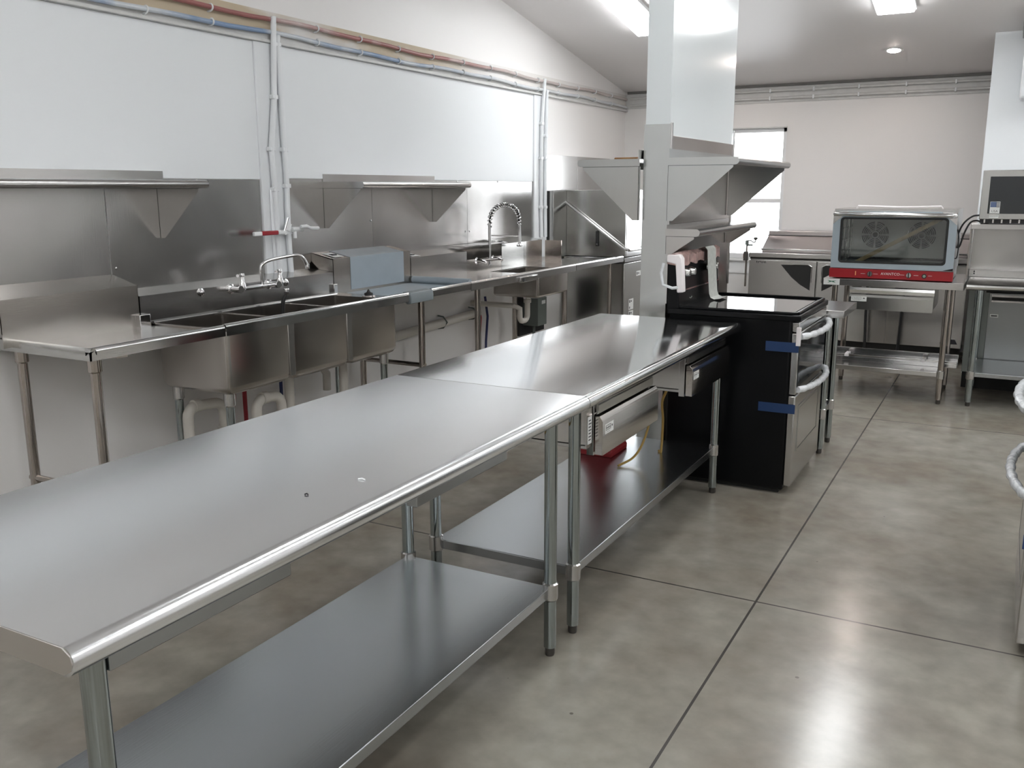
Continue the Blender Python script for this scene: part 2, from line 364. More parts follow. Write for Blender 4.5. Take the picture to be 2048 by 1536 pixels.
# partition stubs
XS0, XS1, YS0, YS1 = -1.725, -1.592, 4.655, 5.845
def stub(x0, x1, y0, y1):
    zt0, zt1 = zc(y0)-0.001, zc(y1)-0.001
    return MB().hexa([(x0,y0,0),(x1,y0,0),(x1,y1,0),(x0,y1,0),(x0,y0,zt0),(x1,y0,zt0),(x1,y1,zt1),(x0,y1,zt1)])
o = stub(XS0, XS1, YS0, YS1).build('wall_center', plain('stub_white_board', (0.70, 0.74, 0.755), 0.16), smooth=False); struct(o, 'white wing wall rising behind the black range')
o = stub(-0.262, XR, 8.30, 8.42).build('wall_partition', 'frp', smooth=False); struct(o, 'white partition behind the microwave')

# steel sheets on the left wall
def sheet(y0, y1, z0, z1, lab, screws=()):
    t_ = thing('wall_panel', lab, 'wall panel', (XW, (y0+y1)/2, z0), 'stainless sheets on the left wall')
    box(XW+0.0005, XW+0.004, y0+0.0015, y1-0.0015, z0, z1).build('sheet', 'panel', t_, bevel=0.0006, seg=1)
    for (a, b) in screws:
        MB().lathe((XW+0.004, a, b), [(0.007, 0), (0.006, 0.003), (0.002, 0.004)], 'x', 10).build('screw', 'chrome', t_)
sheet(0.6, 2.895, 0.95, 1.552, 'dark stainless wall sheet at the far left, behind the drain table')
sheet(2.895, 3.905, 0.95, 1.552, 'stainless wall sheet left of the first pipe drop, above the sink faucet', ((3.45, 1.545), (2.92, 1.14)))
sheet(4.125, 4.92, 0.95, 1.560, 'stainless wall sheet just right of the first pipe drop', ((4.9, 1.3),))
sheet(4.92, 6.12, 0.95, 1.560, 'stainless wall sheet behind the right bracket of the second shelf', ((5.98, 1.555), (6.09, 1.18)))
sheet(6.12, 7.225, 0.95, 1.560, 'stainless wall sheet behind the spring faucet', ((6.6, 1.553), (6.15, 1.18)))
sheet(7.47, 8.16, 0.95, 1.795, 'tall stainless wall sheet beside the second pipe drop, over the dish machine', ())
sheet(8.16, 8.95, 0.95, 1.795, 'tall stainless wall sheet nearest the back corner', ())

# ------------------------------------------------------------ pipes on the walls
ys = [3.19 + 0.4064*k for k in range(-6, 16)]
ys = [y for y in ys if abs(y-4.02) > 0.12 and y < 9.2]
def wallpipe(name, z, mat, lab, off):
    t_ = thing(name, lab, 'water pipe', (XW+0.03, 4.0, z))
    pts = []
    for i in range(60):
        y = -1.0 + (YB-0.06+1.0)*i/59
        pts.append((XW+0.034, y, z + 0.006*math.sin(y*3.1+off) + 0.004*math.sin(y*7.7+off)))
    MB().tube(pts, 0.0125, 10).build('pipe', mat, t_)
    for y in ys:
        zz = z + 0.006*math.sin(y*3.1+off)
        mb = MB()
        for k in range(9):
            pass
        arc = [(XW+0.034 - 0.0 + 0.016*math.cos(a), y, zz + 0.016*math.sin(a)) for a in [math.radians(d) for d in range(-110, 111, 20)]]
        mb.tube(arc, 0.0045, 6); mb.cyl((XW+0.012, y, zz-0.018), (XW+0.034, y, zz-0.017), 0.005, n=8)
        mb.build('clip', 'trimw', t_)
wallpipe('hot_water_pipe', 2.405, 'redpipe', 'red half painted water pipe, upper of two high on the left wall', 0.3)
wallpipe('cold_water_pipe', 2.332, 'bluepipe', 'blue half painted water pipe, lower of two high on the left wall', 1.2)
for z, lab in ((2.418, 'painted white pipe, upper of two along the top of the back wall'), (2.348, 'painted white pipe, lower of two along the top of the back wall')):
    t_ = thing('painted_pipe', lab, 'water pipe', (0, YB-0.03, z), 'pipes along the back wall')
    MB().tube([(XW+0.07, YB-0.034, z-0.008), (XW+0.4, YB-0.034, z-0.002), (-1.5, YB-0.034, z), (XR-0.1, YB-0.034, z+0.004)], 0.0125, 10).build('pipe', 'trim', t_)
    for k in range(-4, 12):
        x = -1.38 + 0.4064*k
        if x < XW+0.15: continue
        box(x-0.008, x+0.008, YB-0.050, YB-0.014, z-0.020, z+0.017).build('clip', 'trimw', t_, bevel=0.003)
def drop(ya, pts_y, z0, lab, rad):
    t_ = thing('riser_pipe', lab, 'water pipe', (XW+0.04, ya, z0), 'vertical pipes on the left wall')
    MB().tube([(XW+0.036+d, y, z) for y, z, d in pts_y], rad, 12).build('pipe', 'trimw', t_)
    for y, z, d in pts_y[1:-1]:
        MB().box(XW+0.018, XW+0.05+d, y-0.022, y+0.022, z-0.012, z+0.012).build('clip', 'trimw', t_, bevel=0.004)
drop(4.0, [(4.035, 2.42, 0.012), (4.02, 2.0, 0), (3.975, 1.72, 0), (3.985, 1.50, 0), (3.99, 1.02, 0)], 1.02, 'left white riser pipe of the first pipe drop, with a red handled valve', 0.016)
drop(4.08, [(4.07, 2.33, 0.004), (4.066, 2.28, 0), (4.08, 1.72, 0), (4.085, 1.52, 0), (4.075, 1.26, 0), (4.085, 1.02, 0)], 1.02, 'right white riser pipe of the first pipe drop, with a white lever valve', 0.016)
drop(7.3, [(7.36, 2.42, 0.012), (7.33, 2.05, 0), (7.32, 1.76, 0), (7.32, 1.34, 0), (7.33, 1.08, 0)], 1.08, 'left white riser pipe of the far pipe drop beside the dish machine', 0.015)
drop(7.4, [(7.42, 2.33, 0.004), (7.41, 1.95, 0), (7.40, 1.76, 0), (7.40, 1.34, 0), (7.41, 1.08, 0)], 1.08, 'right white riser pipe of the far pipe drop beside the dish machine', 0.015)
o = MB().box(XW+0.018, XW+0.030, 3.955, 4.02, 1.02, 1.5).build('pipe_chase', 'trimw', bevel=0.006); tag(o, 'thin white cover strip behind the first pair of riser pipes', 'pipe cover')
v = thing('shutoff_valve', 'brass shutoff valve with a red wrapped handle on the first pipe drop', 'valve', (XW+0.06, 3.97, 1.27))
MB().cyl((XW+0.06, 3.95, 1.262), (XW+0.06, 4.03, 1.262), 0.014).cyl((XW+0.06, 3.985, 1.262), (XW+0.10, 3.985, 1.262), 0.012).build('body', 'white', v)
MB().box(XW+0.085, XW+0.10, 3.80, 3.93, 1.253, 1.277).build('red_grip', 'redp', v, bevel=0.005)
MB().box(XW+0.083, XW+0.102, 3.74, 3.80, 1.253, 1.275).box(XW+0.083, XW+0.102, 3.93, 3.985, 1.255, 1.27).build('handle', 'white', v, bevel=0.004)
MB().cyl((XW+0.09, 3.985, 1.27), (XW+0.10, 4.01, 1.345), 0.006).build('lever', 'chrome', v)
v = thing('shutoff_valve', 'white painted shutoff valve with lever pointing right on the first pipe drop', 'valve', (XW+0.06, 4.12, 1.275))
MB().cyl((XW+0.06, 4.08, 1.275), (XW+0.06, 4.17, 1.275), 0.014).cyl((XW+0.06, 4.105, 1.275), (XW+0.06, 4.105, 1.225), 0.010).build('body', 'white', v)
MB().tube([(XW+0.085, 4.13, 1.29), (XW+0.095, 4.17, 1.292), (XW+0.095, 4.20, 1.280), (XW+0.095, 4.27, 1.277)], 0.010, 8).build('handle', 'white', v)
MB().tube([(XW+0.06, 4.04, 1.27), (XW+0.065, 4.05, 1.31)], 0.02, 12).build('coupling', 'white', v)

# ------------------------------------------------------------ long wall shelves (left wall)
def wall_shelf(y0, y1, x1, ztop, lab, brk, up=0.045, xw=XW, sgn=1, zb=1.268, name='wall_shelf', mat='steel', grp='stainless wall shelves on the left wall'):
    # sgn=+1 shelf sticks out toward +x from xw, -1 toward -x
    t_ = thing(name, lab, 'shelf', (xw, (y0+y1)/2, ztop), grp)
    r = 0.019; prof = [(xw, ztop-0.003), (xw, ztop)]
    xc = x1 - sgn*r
    for i in range(9):
        a = math.radians(90 - 180*i/8); prof.append((xc + sgn*r*math.cos(a), ztop - r + r*math.sin(a)))
    prof += [(xc-sgn*0.01, ztop-2*r), (xc-sgn*0.01, ztop-0.003)]
    MB().prism(prof, 'y', y0, y1).build('shelf_board', mat, t_)
    MB().box(xw+sgn*0.0045, xw+sgn*0.0085, y0, y1, ztop, ztop+up).build('upstand', mat, t_)
    for e0, e1 in ((y0-0.0015, y0-0.0002), (y1+0.0002, y1+0.0015)):
        ep = [(xw, ztop-2*r), (xw, ztop)] + [(xc + sgn*r*math.cos(math.radians(90-18*i)), ztop - r + r*math.sin(math.radians(90-18*i))) for i in range(11)]
        MB().prism(ep, 'y', e0, e1).build('end_flange', mat, t_)
    for yb in brk:
        mb = MB(); d = 0.025
        mb.prism([(xw+sgn*0.004, ztop-2*r), (x1-sgn*0.03, ztop-2*r), (x1-sgn*0.03, ztop-2*r-0.012), (xw+sgn*0.035, zb), (xw+sgn*0.004, zb)], 'y', yb, yb+0.002)
        mb.box(xw+sgn*0.004, xw+sgn*0.006, yb, yb+d, zb, ztop-2*r)
        mb.box(xw+sgn*0.004, x1-sgn*0.03, yb, yb+d, ztop-2*r-0.002, ztop-2*r)
        b = mb.build('bracket', mat, t_)
        for zz in (ztop-0.08, zb+0.05):
            MB().lathe((xw+sgn*0.006, yb+0.013, zz), [(0.006, 0), (0.005, sgn*0.003), (0.001, sgn*0.004)], 'x', 8).build('screw', 'chrome', b)
    return t_
wall_shelf(1.40, 3.235, -3.385, 1.545, 'long stainless wall shelf at far left above the drain table', (1.45, 3.195))
wall_shelf(4.435, 5.665, -3.385, 1.545, 'shorter stainless wall shelf between the two pipe drops', (4.438, 5.635))
# shelves on the wing wall
wall_shelf(4.60, 5.78, -1.215, 1.652, 'stainless shelf on the right of the wing wall, above the black range', (4.602, 5.75), xw=XS1+0.008, sgn=1, zb=1.335, mat='clad', grp='shelves on the wing wall')
wall_shelf(4.60, 5.78, -2.085, 1.650, 'stainless shelf on the left of the wing wall, carrying an orange wooden block', (4.602, 5.75), xw=XS0-0.008, sgn=-1, zb=1.335, mat='hood', grp='shelves on the wing wall')
wall_shelf(4.60, 5.78, -1.40, 1.295, 'small low stainless shelf on the wing wall just above the range backguard', (4.602, 5.75), xw=XS1+0.008, sgn=1, zb=1.165, mat='steel', up=0.02, grp='shelves on the wing wall')
o = MB().box(-2.04, -1.90, 5.0, 5.28, 1.6505, 1.672).build('wood_block', 'woodo', bevel=0.006); tag(o, 'orange brown wooden block lying on the left shelf of the wing wall', 'wood block')
# cladding round the wing wall
t_ = thing('steel_cladding', 'stainless cladding wrapped round the lower part of the wing wall', 'wall cladding', (XS0, YS0, 0))
MB().box(XS0-0.006, XS1+0.006, YS0-0.006, YS0-0.0005, 0.0, 1.822).build('end_sheet', 'clad', t_, bevel=0.001)
MB().box(XS1+0.0005, XS1+0.006, YS0, YS1+0.006, 0.0, 1.765).build('right_sheet', steel('warm_cladding_steel', (0.50, 0.46, 0.44), 0.16, 0.25, brush=(30, 30, 1), wav=0.3), t_, bevel=0.001)
MB().box(XS0-0.006, XS0-0.0005, YS0, YS1+0.006, 0.0, 1.765).build('left_sheet', 'clad', t_, bevel=0.001)
MB().box(XS1+0.004, XS1+0.012, YS0-0.008, YS0+0.012, 0.9, 1.828).build('corner_trim', 'glossteel', t_, bevel=0.001)
MB().box(XS1+0.004, XS1+0.012, YS1-0.01, YS1+0.010, 0.9, 1.85).build('corner_trim', 'glossteel', t_, bevel=0.001)

# ------------------------------------------------------------ legs
def leg(t_, x, y, z1, r=0.0205, mat='galv', socket='', zs=None):
    l = MB().cyl((x, y, 0.03), (x, y, z1), r, n=24).build('leg', mat, t_)
    MB().lathe((x, y, 0), [(0.014, 0), (0.016, 0.006), (0.016, 0.03), (0.012, 0.045)], 'z', 16).build('foot', 'foot', l)
    if zs: MB().lathe((x, y, zs), [(r+0.001, -0.035), (r+0.0055, -0.03), (r+0.0055, 0.022), (r+0.001, 0.026)], 'z', 24).build('collar', 'steel', l)
    if socket: MB().lathe((x, y, z1-0.075), [(r+0.001, 0), (r+0.006, 0.006), (r+0.006, 0.075)], 'z', 24).build('socket', socket, l)
    return l
def nose_profile(x0, x1, z, r=0.0235, back=0.04, sgn=1):
    p = [(x0, z-back), (x0, z), (x1-sgn*r, z)]
    for i in range(1, 11):
        a = math.radians(90 - 180*i/10); p.append((x1-sgn*r+sgn*r*math.cos(a), z-r+r*math.sin(a)))
    p += [(x1-sgn*(r+0.004), z-2*r), (x1-sgn*(r+0.004), z-0.02), (x0+sgn*0.01, z-0.02), (x0+sgn*0.01, z-back)]
    return p

# ------------------------------------------------------------ island work tables
def island(y0, y1, label, mat, yl0, yl1, ys0, ys1, channels):
    z = 0.86
    t_ = thing('work_table', label, 'table', (-1.49, (y0+y1)/2, 0), 'long work tables of the island')
    MB().prism(nose_profile(-1.860, -1.118, z), 'y', y0, y1).build('table_top', mat, t_)
    for yy in (y0-0.001, y1-0.0005):
        MB().prism([(-1.858, z-0.038), (-1.858, z-0.002), (-1.142, z-0.002), (-1.125, z-0.012), (-1.122, z-0.024), (-1.127, z-0.036), (-1.142, z-0.045)], 'y', yy, yy+0.0015).build('end_cap', M['endcap'], t_)
    for a, b, x in channels:
        MB().box(x-0.03, x, a, b, 0.754, 0.835).build('hat_channel', 'shelf', t_, bevel=0.002)  # darker steel stands in for the dark floor reflected in the channel
    MB().box(-1.52, -1.46, y0+0.05, y1-0.05, 0.80, 0.838).build('hat_channel', 'shelf', t_, bevel=0.002)
    for x in (-1.207, -1.762):
        for y in (yl0, yl1): leg(t_, x, y, 0.836, zs=0.23)
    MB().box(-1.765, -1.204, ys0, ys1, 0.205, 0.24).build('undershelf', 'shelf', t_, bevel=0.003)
    return t_
T1 = island(0.752, 2.583, 'nearest long stainless work table, brushed top filling the lower left', 'top', 0.842, 2.487, 0.842, 2.487, ((0.86, 1.28, -1.19), (1.72, 2.17, -1.19), (1.72, 2.17, -1.55)))
T2 = island(2.587, 4.415, 'second stainless work table, shiny top and two drawers beneath, next to the black range', 'top2', 2.665, 4.345, 2.665, 4.345, ())
# drawers
def brand(mb_sz, M4, parent, w=0.072, h=0.034, txt='Steelton'):
    lab = MB(); lab.bm.from_mesh(_rectmesh(w, h, 0.0008, M4)); l = lab.build('label_sticker', 'label', parent)
    ik = MB()
    fr = 0.0015
    for (cx, cy, ww, hh) in ((-w*0.14, h*0.33, w*0.56, fr), (-w*0.14, -h*0.14, w*0.56, fr), (-w*0.42, h*0.095, fr, h*0.47), (w*0.14, h*0.095, fr, h*0.47), (w*0.33, h*0.1, w*0.10, h*0.2), (-w*0.14, -h*0.33, w*0.4, 0.001)):
        ik.bm.from_mesh(_rectmesh(ww, hh, 0.0004, M4 @ Matrix.Translation((cx, cy, 0.0008))))
    ik.text(txt, h*0.36, M4 @ Matrix.Translation((-w*0.14, h*0.095, 0.0009)), 0.0002)
    ik.build('print', 'ink', l)
def _rectmesh(w, h, t, M4):
    me = bpy.data.meshes.new('r'); a, b = w/2, h/2
    v = [(-a,-b,0),(a,-b,0),(a,b,0),(-a,b,0),(-a,-b,t),(a,-b,t),(a,b,t),(-a,b,t)]
    me.from_pydata([tuple(M4 @ Vector(p)) for p in v], [], [(0,3,2,1),(4,5,6,7),(0,1,5,4),(1,2,6,5),(2,3,7,6),(3,0,4,7)]); return me
def drawer_x(t_, y0, y1, zt, zb, xf):   # drawer under a table whose front looks toward +x
    h = MB().box(xf-0.52, xf-0.045, y0+0.012, y0+0.018, zb+0.01, 0.836).box(xf-0.52, xf-0.045, y1-0.018, y1-0.012, zb+0.01, 0.836)
    h.box(xf-0.50, xf-0.06, y0+0.012, y1-0.012, zb+0.02, zb+0.026).box(xf-0.06, xf-0.035, y0+0.004, y0+0.030, zb-0.005, 0.836).box(xf-0.06, xf-0.035, y1-0.03, y1-0.004, zb-0.005, 0.836)
    h.box(xf-0.50, xf-0.494, y0+0.012, y1-0.012, zb+0.02, 0.83)
    hs = h.build('drawer_housing', 'steel', t_, bevel=0.001)
    d = MB().prism([(xf-0.028, zb), (xf, zb), (xf, zt-0.018), (xf-0.012, zt), (xf-0.028, zt-0.002)], 'y', y0, y1).build('drawer', M['draw'], t_, bevel=0.001)
    MB().prism([(xf-0.028, zt+0.002), (xf-0.020, zt+0.006), (xf-0.020, zt+0.034), (xf-0.030, zt+0.040), (xf-0.036, zt+0.034)], 'y', y0+0.01, y1-0.01).build('handle', 'hood', d)
    brand(None, facing_x(xf, y0+0.055, zt-0.048), d)
    return hs
drawer_x(T2, 2.725, 3.27, 0.762, 0.628, -1.132)
drawer_x(T2, 3.72, 4.305, 0.762, 0.628, -1.140)
MB().box(-1.172, -1.168, 2.672, 2.716, 0.66, 0.815).build('side_plate', 'steel', T2)
s_ = MB().box(-1.1675, -1.1665, 2.680, 2.712, 0.672, 0.765).build('label_sticker', 'label', T2)
mb = MB()
for i in range(7): mb.box(-1.1665, -1.1662, 2.686, 2.704+0.004*(i % 2), 0.684+0.011*i, 0.688+0.011*i)
mb.build('print', 'ink', s_)

# little crumbs on the near table
for x, y, r, lab in ((-1.235, 1.57, 0.009, 'tiny white plastic scrap on the near table top'), (-1.275, 1.43, 0.004, 'tiny dark crumb on the near table top')):
    o = MB().tube([(x-r, y, 0.8615), (x, y+0.003, 0.8635), (x+r, y+0.002, 0.8615)], 0.0018, 6).build('scrap', 'white' if r > 0.005 else 'ink'); tag(o, lab, 'scrap')

# red base on the undershelf
t_ = thing('slicer_base', 'red tapered cast metal base standing on the undershelf of the second table', 'slicer', (-1.68, 4.02, 0.2405))
mb = MB(); x0, x1, y0, y1 = -1.80, -1.585, 3.92, 4.13
prof = []
for i in range(9):
    f = i/8; zz = 0.262 + 0.15*f
    k = 1-(1-f)**2
    prof.append([(x0+0.085*k, y0+0.03*f, zz), (x1-0.05*f, y0+0.03*f, zz), (x1-0.05*f, y1-0.03*f, zz), (x0+0.085*k, y1-0.03*f, zz)])
mb.rings([[(x0-0.0, y0, 0.2405), (x1, y0, 0.2405), (x1, y1, 0.2405), (x0, y1, 0.2405)], [(x0, y0, 0.262), (x1, y0, 0.262), (x1, y1, 0.262), (x0, y1, 0.262)]] + prof)
mb.build('base', 'redcast', t_, bevel=0.003)
MB().box(-1.715, -1.645, 3.95, 4.09, 0.41, 0.60).build('column', 'redcast', t_, bevel=0.01)

# yellow power cords
o = MB().cord([(-1.32, 2.05, 0.80), (-1.30, 2.2, 0.775), (-1.30, 2.33, 0.757), (-1.30, 2.50, 0.735), (-1.30, 2.67, 0.722), (-1.30, 2.80, 0.735), (-1.33, 2.90, 0.80)], 0.006, 8).build('power_cord', 'cordy'); tag(o, 'yellow cord looped under the joint of the two island tables', 'cord')
o = MB().cord([(-1.36, 3.92, 0.78), (-1.36, 4.05, 0.60), (-1.40, 4.10, 0.50), (-1.40, 4.12, 0.40), (-1.405, 4.12, 0.2475), (-1.42, 4.13, 0.2465)], 0.006, 8).build('power_cord', 'cordy'); tag(o, 'yellow cord hanging straight down to the undershelf beside the range', 'cord')
o = MB().cord([(-1.45, 3.90, 0.80), (-1.44, 4.0, 0.60), (-1.43, 4.02, 0.45), (-1.44, 3.98, 0.34), (-1.46, 3.90, 0.27), (-1.50, 3.80, 0.2465)], 0.0055, 8).build('power_cord', 'cordy'); tag(o, 'yellow cord curling onto the undershelf behind the first drawer', 'cord')

# ------------------------------------------------------------ black double oven range
def range_oven(x_front, y0, y1, sgn, label, detailed=True):
    # sgn=+1: doors look toward +x
    def X(d): return x_front - sgn*d        # d metres behind the door face
    t_ = thing('kitchen_range', label, 'range', (X(0.33), (y0+y1)/2, 0), 'black double oven ranges')
    yc = (y0+y1)/2
    MB().box(X(0.035), X(0.65), y0, y1, 0.02, 0.885).build('body', 'black', t_, bevel=0.012, seg=3)
    MB().box(X(0.06), X(0.60), y0+0.03, y1-0.03, 0.0, 0.03).build('plinth', 'blackm', t_)
    # cooktop frame and glass
    ct = MB().box(X(-0.005), X(0.66), y0-0.006, y1+0.006, 0.872, 0.902).build('cooktop', 'black', t_, bevel=0.006, seg=3)
    MB().box(X(0.045), X(0.60), y0+0.022, y1-0.022, 0.900, 0.9045).build('glass_surface', 'cooktop', ct, bevel=0.001)
    mb = MB(); mb.tube([(X(0.60), y0+0.012, 0.907), (X(0.04), y0+0.012, 0.907), (X(0.015), y0+0.03, 0.909), (X(0.015), y1-0.03, 0.909), (X(0.04), y1-0.012, 0.907), (X(0.60), y1-0.012, 0.907)], 0.008, 8)
    mb.build('rim', 'black', ct)
    # doors
    MB().box(X(0.0), X(0.035), y0+0.006, y1-0.006, 0.820, 0.868).build('control_trim', 'glossteel', t_, bevel=0.004)
    d1 = MB().box(X(0.0), X(0.034), y0+0.004, y1-0.004, 0.512, 0.815).build('upper_door', 'glossteel', t_, bevel=0.005)
    MB().box(X(-0.0025), X(0.004), y0+0.03, y1-0.03, 0.545, 0.795).build('door_glass', 'ovenglass', d1, bevel=0.002)
    d2 = MB().box(X(0.0), X(0.034), y0+0.004, y1-0.004, 0.045, 0.505).build('lower_door', 'steel', t_, bevel=0.005)
    mb = MB(); a, b, c, d = y0+0.11, y1-0.11, 0.215, 0.43
    for q in ((a, b, c-0.012, c), (a, b, d, d+0.012), (a-0.012, a, c-0.012, d+0.012), (b, b+0.012, c-0.012, d+0.012)): mb.box(X(-0.0035), X(0.001), *q)
    mb.build('window_frame', 'hood', d2)
    MB().box(X(-0.002), X(0.001), a+0.005, b-0.005, c+0.005, d-0.005).build('door_panel', 'steel', d2)
    for z, dd in ((0.797, d1), (0.535, d2)):
        pts = []; n = 18
        for i in range(n+1):
            f = i/n; y = y0+0.03 + (y1-y0-0.06)*f
            pts.append((X(-0.058*math.sin(math.pi*min(1, max(0, f)))**0.6 - 0.004), y, z))
        rad = [0.0155 + 0.0025*math.sin(i*2.3) for i in range(n+1)]
        MB().tube(pts, rad, 12).build('wrapped_handle', 'wrap', dd)
    # tape
    ys_ = y0-0.0008
    if detailed:
        MB().box(X(0.155), X(-0.003), ys_-0.0006, ys_+0.0006, 0.722, 0.770).build('blue_tape', 'tape', t_, smooth=False)
        MB().box(X(0.175), X(-0.003), ys_-0.0006, ys_+0.0006, 0.418, 0.464).build('blue_tape', 'tape', t_, smooth=False)
        MB().box(X(0.012), X(-0.010), y0-0.003, y0+0.005, 0.755, 0.845).build('white_clip', 'foam', t_, bevel=0.002)
    else:
        MB().box(X(0.02), X(-0.012), ys_-0.0006, ys_+0.0006, 0.372, 0.42).build('blue_tape', 'tape', t_, smooth=False)
    # backguard with controls
    bx0 = X(0.665); bx1 = X(0.60)
    bg = MB().prism([(bx0, 0.89), (bx1, 0.89), (bx1-sgn*0.005, 0.99), (bx1-sgn*0.022, 1.165), (bx0, 1.17)], 'y', y0, y1).build('backguard', 'black', t_, bevel=0.006)
    def bgx(z): return bx1 - sgn*(0.005 + 0.017*(z-0.99)/0.175)
    mb = MB()
    for q in ((y0+0.02, y1-0.02, 0.985, 0.992), (y0+0.02, y1-0.02, 1.140, 1.147), (y0+0.02, y0+0.032, 0.985, 1.147), (y1-0.032, y1-0.02, 0.985, 1.147)):
        mb.hexa([(bgx(q[2]), q[0], q[2]), (bgx(q[2])+sgn*0.004, q[0], q[2]), (bgx(q[2])+sgn*0.004, q[1], q[2]), (bgx(q[2]), q[1], q[2]), (bgx(q[3]), q[0], q[3]), (bgx(q[3])+sgn*0.004, q[0], q[3]), (bgx(q[3])+sgn*0.004, q[1], q[3]), (bgx(q[3]), q[1], q[3])])
    mb.build('control_panel', 'steel', bg)
    for y in (y0+0.11, y0+0.20, y1-0.20, y1-0.11):
        MB().lathe((bgx(1.075), y, 1.075), [(0.026, 0), (0.024, sgn*0.012), (0.018, sgn*0.03), (0.015, sgn*0.032)], 'x', 16).build('knob', 'hood', bg)
    MB().tube([(bgx(0.94)+sgn*0.004, y0+0.15, 0.945), (bgx(0.94)+sgn*0.004, y0+0.17, 0.938), (bgx(0.94)+sgn*0.004, y0+0.19, 0.945)], 0.003, 6).build('emblem', 'chrome', bg)
    if detailed:
        # packing material on top of the backguard
        mb = MB(); n = 22; rr = []
        for i in range(n+1):
            y = y0-0.004 + (y1-y0+0.008)*i/n; w1 = 0.012 + 0.006*math.sin(i*1.7); h1 = 1.178 + 0.006*math.sin(i*2.9); lo = 1.125 + 0.008*math.sin(i*1.3)
            rr.append([(bx0-0.004, y, lo), (bgx(1.13)+sgn*w1, y, lo-0.008), (bgx(1.15)+sgn*w1, y, h1-0.012), ((bx0+bx1)/2, y, h1), (bx0-0.006, y, h1-0.008)])
        mb.rings(rr).build('plastic_wrap', 'pink', bg)
        mb = MB(); xm = (bx0+bx1)/2
        mb.prism([(bx0-0.006, 1.172), (bx1-0.004, 1.174), (bx1+0.010, 1.155), (bx1+0.022, 0.985), (bx1-0.012, 0.982), (bx1-0.024, 1.125), (bx0-0.006, 1.135)], 'y', y0-0.010, y0+0.035)
        mb.build('foam_corner', 'foam', bg, bevel=0.006)
        # hanging instruction sheet
        mb = MB(); yy0, yy1 = y0+0.40, y0+0.555; path = []
        for zz, off in ((1.185, -0.03), (1.19, 0.004), (1.175, 0.018), (1.10, 0.022), (1.0, 0.030), (0.94, 0.036), (0.918, 0.045), (0.909, 0.065), (0.914, 0.095)): path.append((bx1+off, zz))
        mb.rings([[(x, yy0, z), (x, yy1, z), (x+0.001, yy1, z+0.001), (x+0.001, yy0, z+0.001)] for x, z in path]).build('paper_sheet', 'paper', bg)
        MB().tube([(bx0-0.02, y0-0.01, 1.13), (bx0-0.03, y0-0.015, 1.08), (bx0-0.02, y0-0.01, 1.02), (bx0+0.03, y0-0.012, 1.005), (bx0+0.06, y0-0.01, 1.01)], 0.008, 8).build('plastic_wrap', 'wrap', bg)
    return t_
range_oven(-0.855, 4.475, 5.205, 1, 'black double oven range with blue tape at the end of the island')
range_oven(0.135, 3.185, 3.93, -1, 'black range cut off by the right edge, only its wrapped handles showing', False)

# small side table beyond the range
t_ = thing('side_table', 'narrow stainless table squeezed in just beyond the black range', 'table', (-1.14, 5.47, 0))
MB().prism([(-1.525, 0.80), (-1.525, 0.84), (-0.768, 0.84), (-0.768, 0.800), (-0.775, 0.800), (-0.775, 0.833), (-1.518, 0.833), (-1.518, 0.80)], 'y', 5.235, 5.70).build('table_top', 'steel', t_, bevel=0.002)
MB().box(-1.52, -0.77, 5.2335, 5.235, 0.800, 0.836).build('end_cap', 'steel', t_)
MB().box(-1.52, -0.77, 5.7, 5.7015, 0.800, 0.836).build('end_cap', 'steel', t_)
for x in (-0.865, -1.45):
    for y in (5.32, 5.59): leg(t_, x, y, 0.833, zs=0.24)
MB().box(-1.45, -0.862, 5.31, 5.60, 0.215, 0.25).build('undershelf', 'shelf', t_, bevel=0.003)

# ------------------------------------------------------------ left wall: drain tables and sinks
XF = -3.055; XSP = -3.53
def splash(t_, y0, y1, zt, mat='sink', zbk=None):
    zbk = zbk or zt+0.03
    MB().prism([(XSP, 0.875), (XSP, zt), (XW+0.006, zbk), (XW+0.006, zbk-0.004), (XSP-0.004, zt-0.006), (XSP-0.004, 0.875)], 'y', y0, y1).build('backsplash', mat, t_)
    for y in (y0, y1-0.0015):
        MB().prism([(XSP, 0.93), (XSP, zt), (XW+0.006, zbk), (XW+0.006, zbk-0.05)], 'y', y, y+0.0015).build('splash_end', mat, t_)
def rim(y0, y1, z=0.908, mat='hood', near=False, far=False, apron=0.05):
    r = 0.012
    mb = MB()
    prof = [(XF-0.005, z-apron), (XF, z-apron), (XF, z-0.016)]
    for i in range(9):
        a = math.radians(0 + 180*i/8); prof.append((XF-0.014+0.014*math.cos(a), z-0.014+0.014*math.sin(a)))
    prof += [(XF-0.028, z-0.03), (XF-0.024, z-0.03), (XF-0.010, z-0.018), (XF-0.005, z-0.02)]
    mb.prism(prof, 'y', y0, y1)
    return mb
def pan(y0, y1, z=0.878): return MB().box(XSP, XF-0.026, y0, y1, z-0.006, z)
def brace(t_, x0, x1, y, z, mat='sleg'):
    MB().cyl((x0, y, z), (x1, y, z), 0.014, n=14).build('cross_brace', mat, t_)

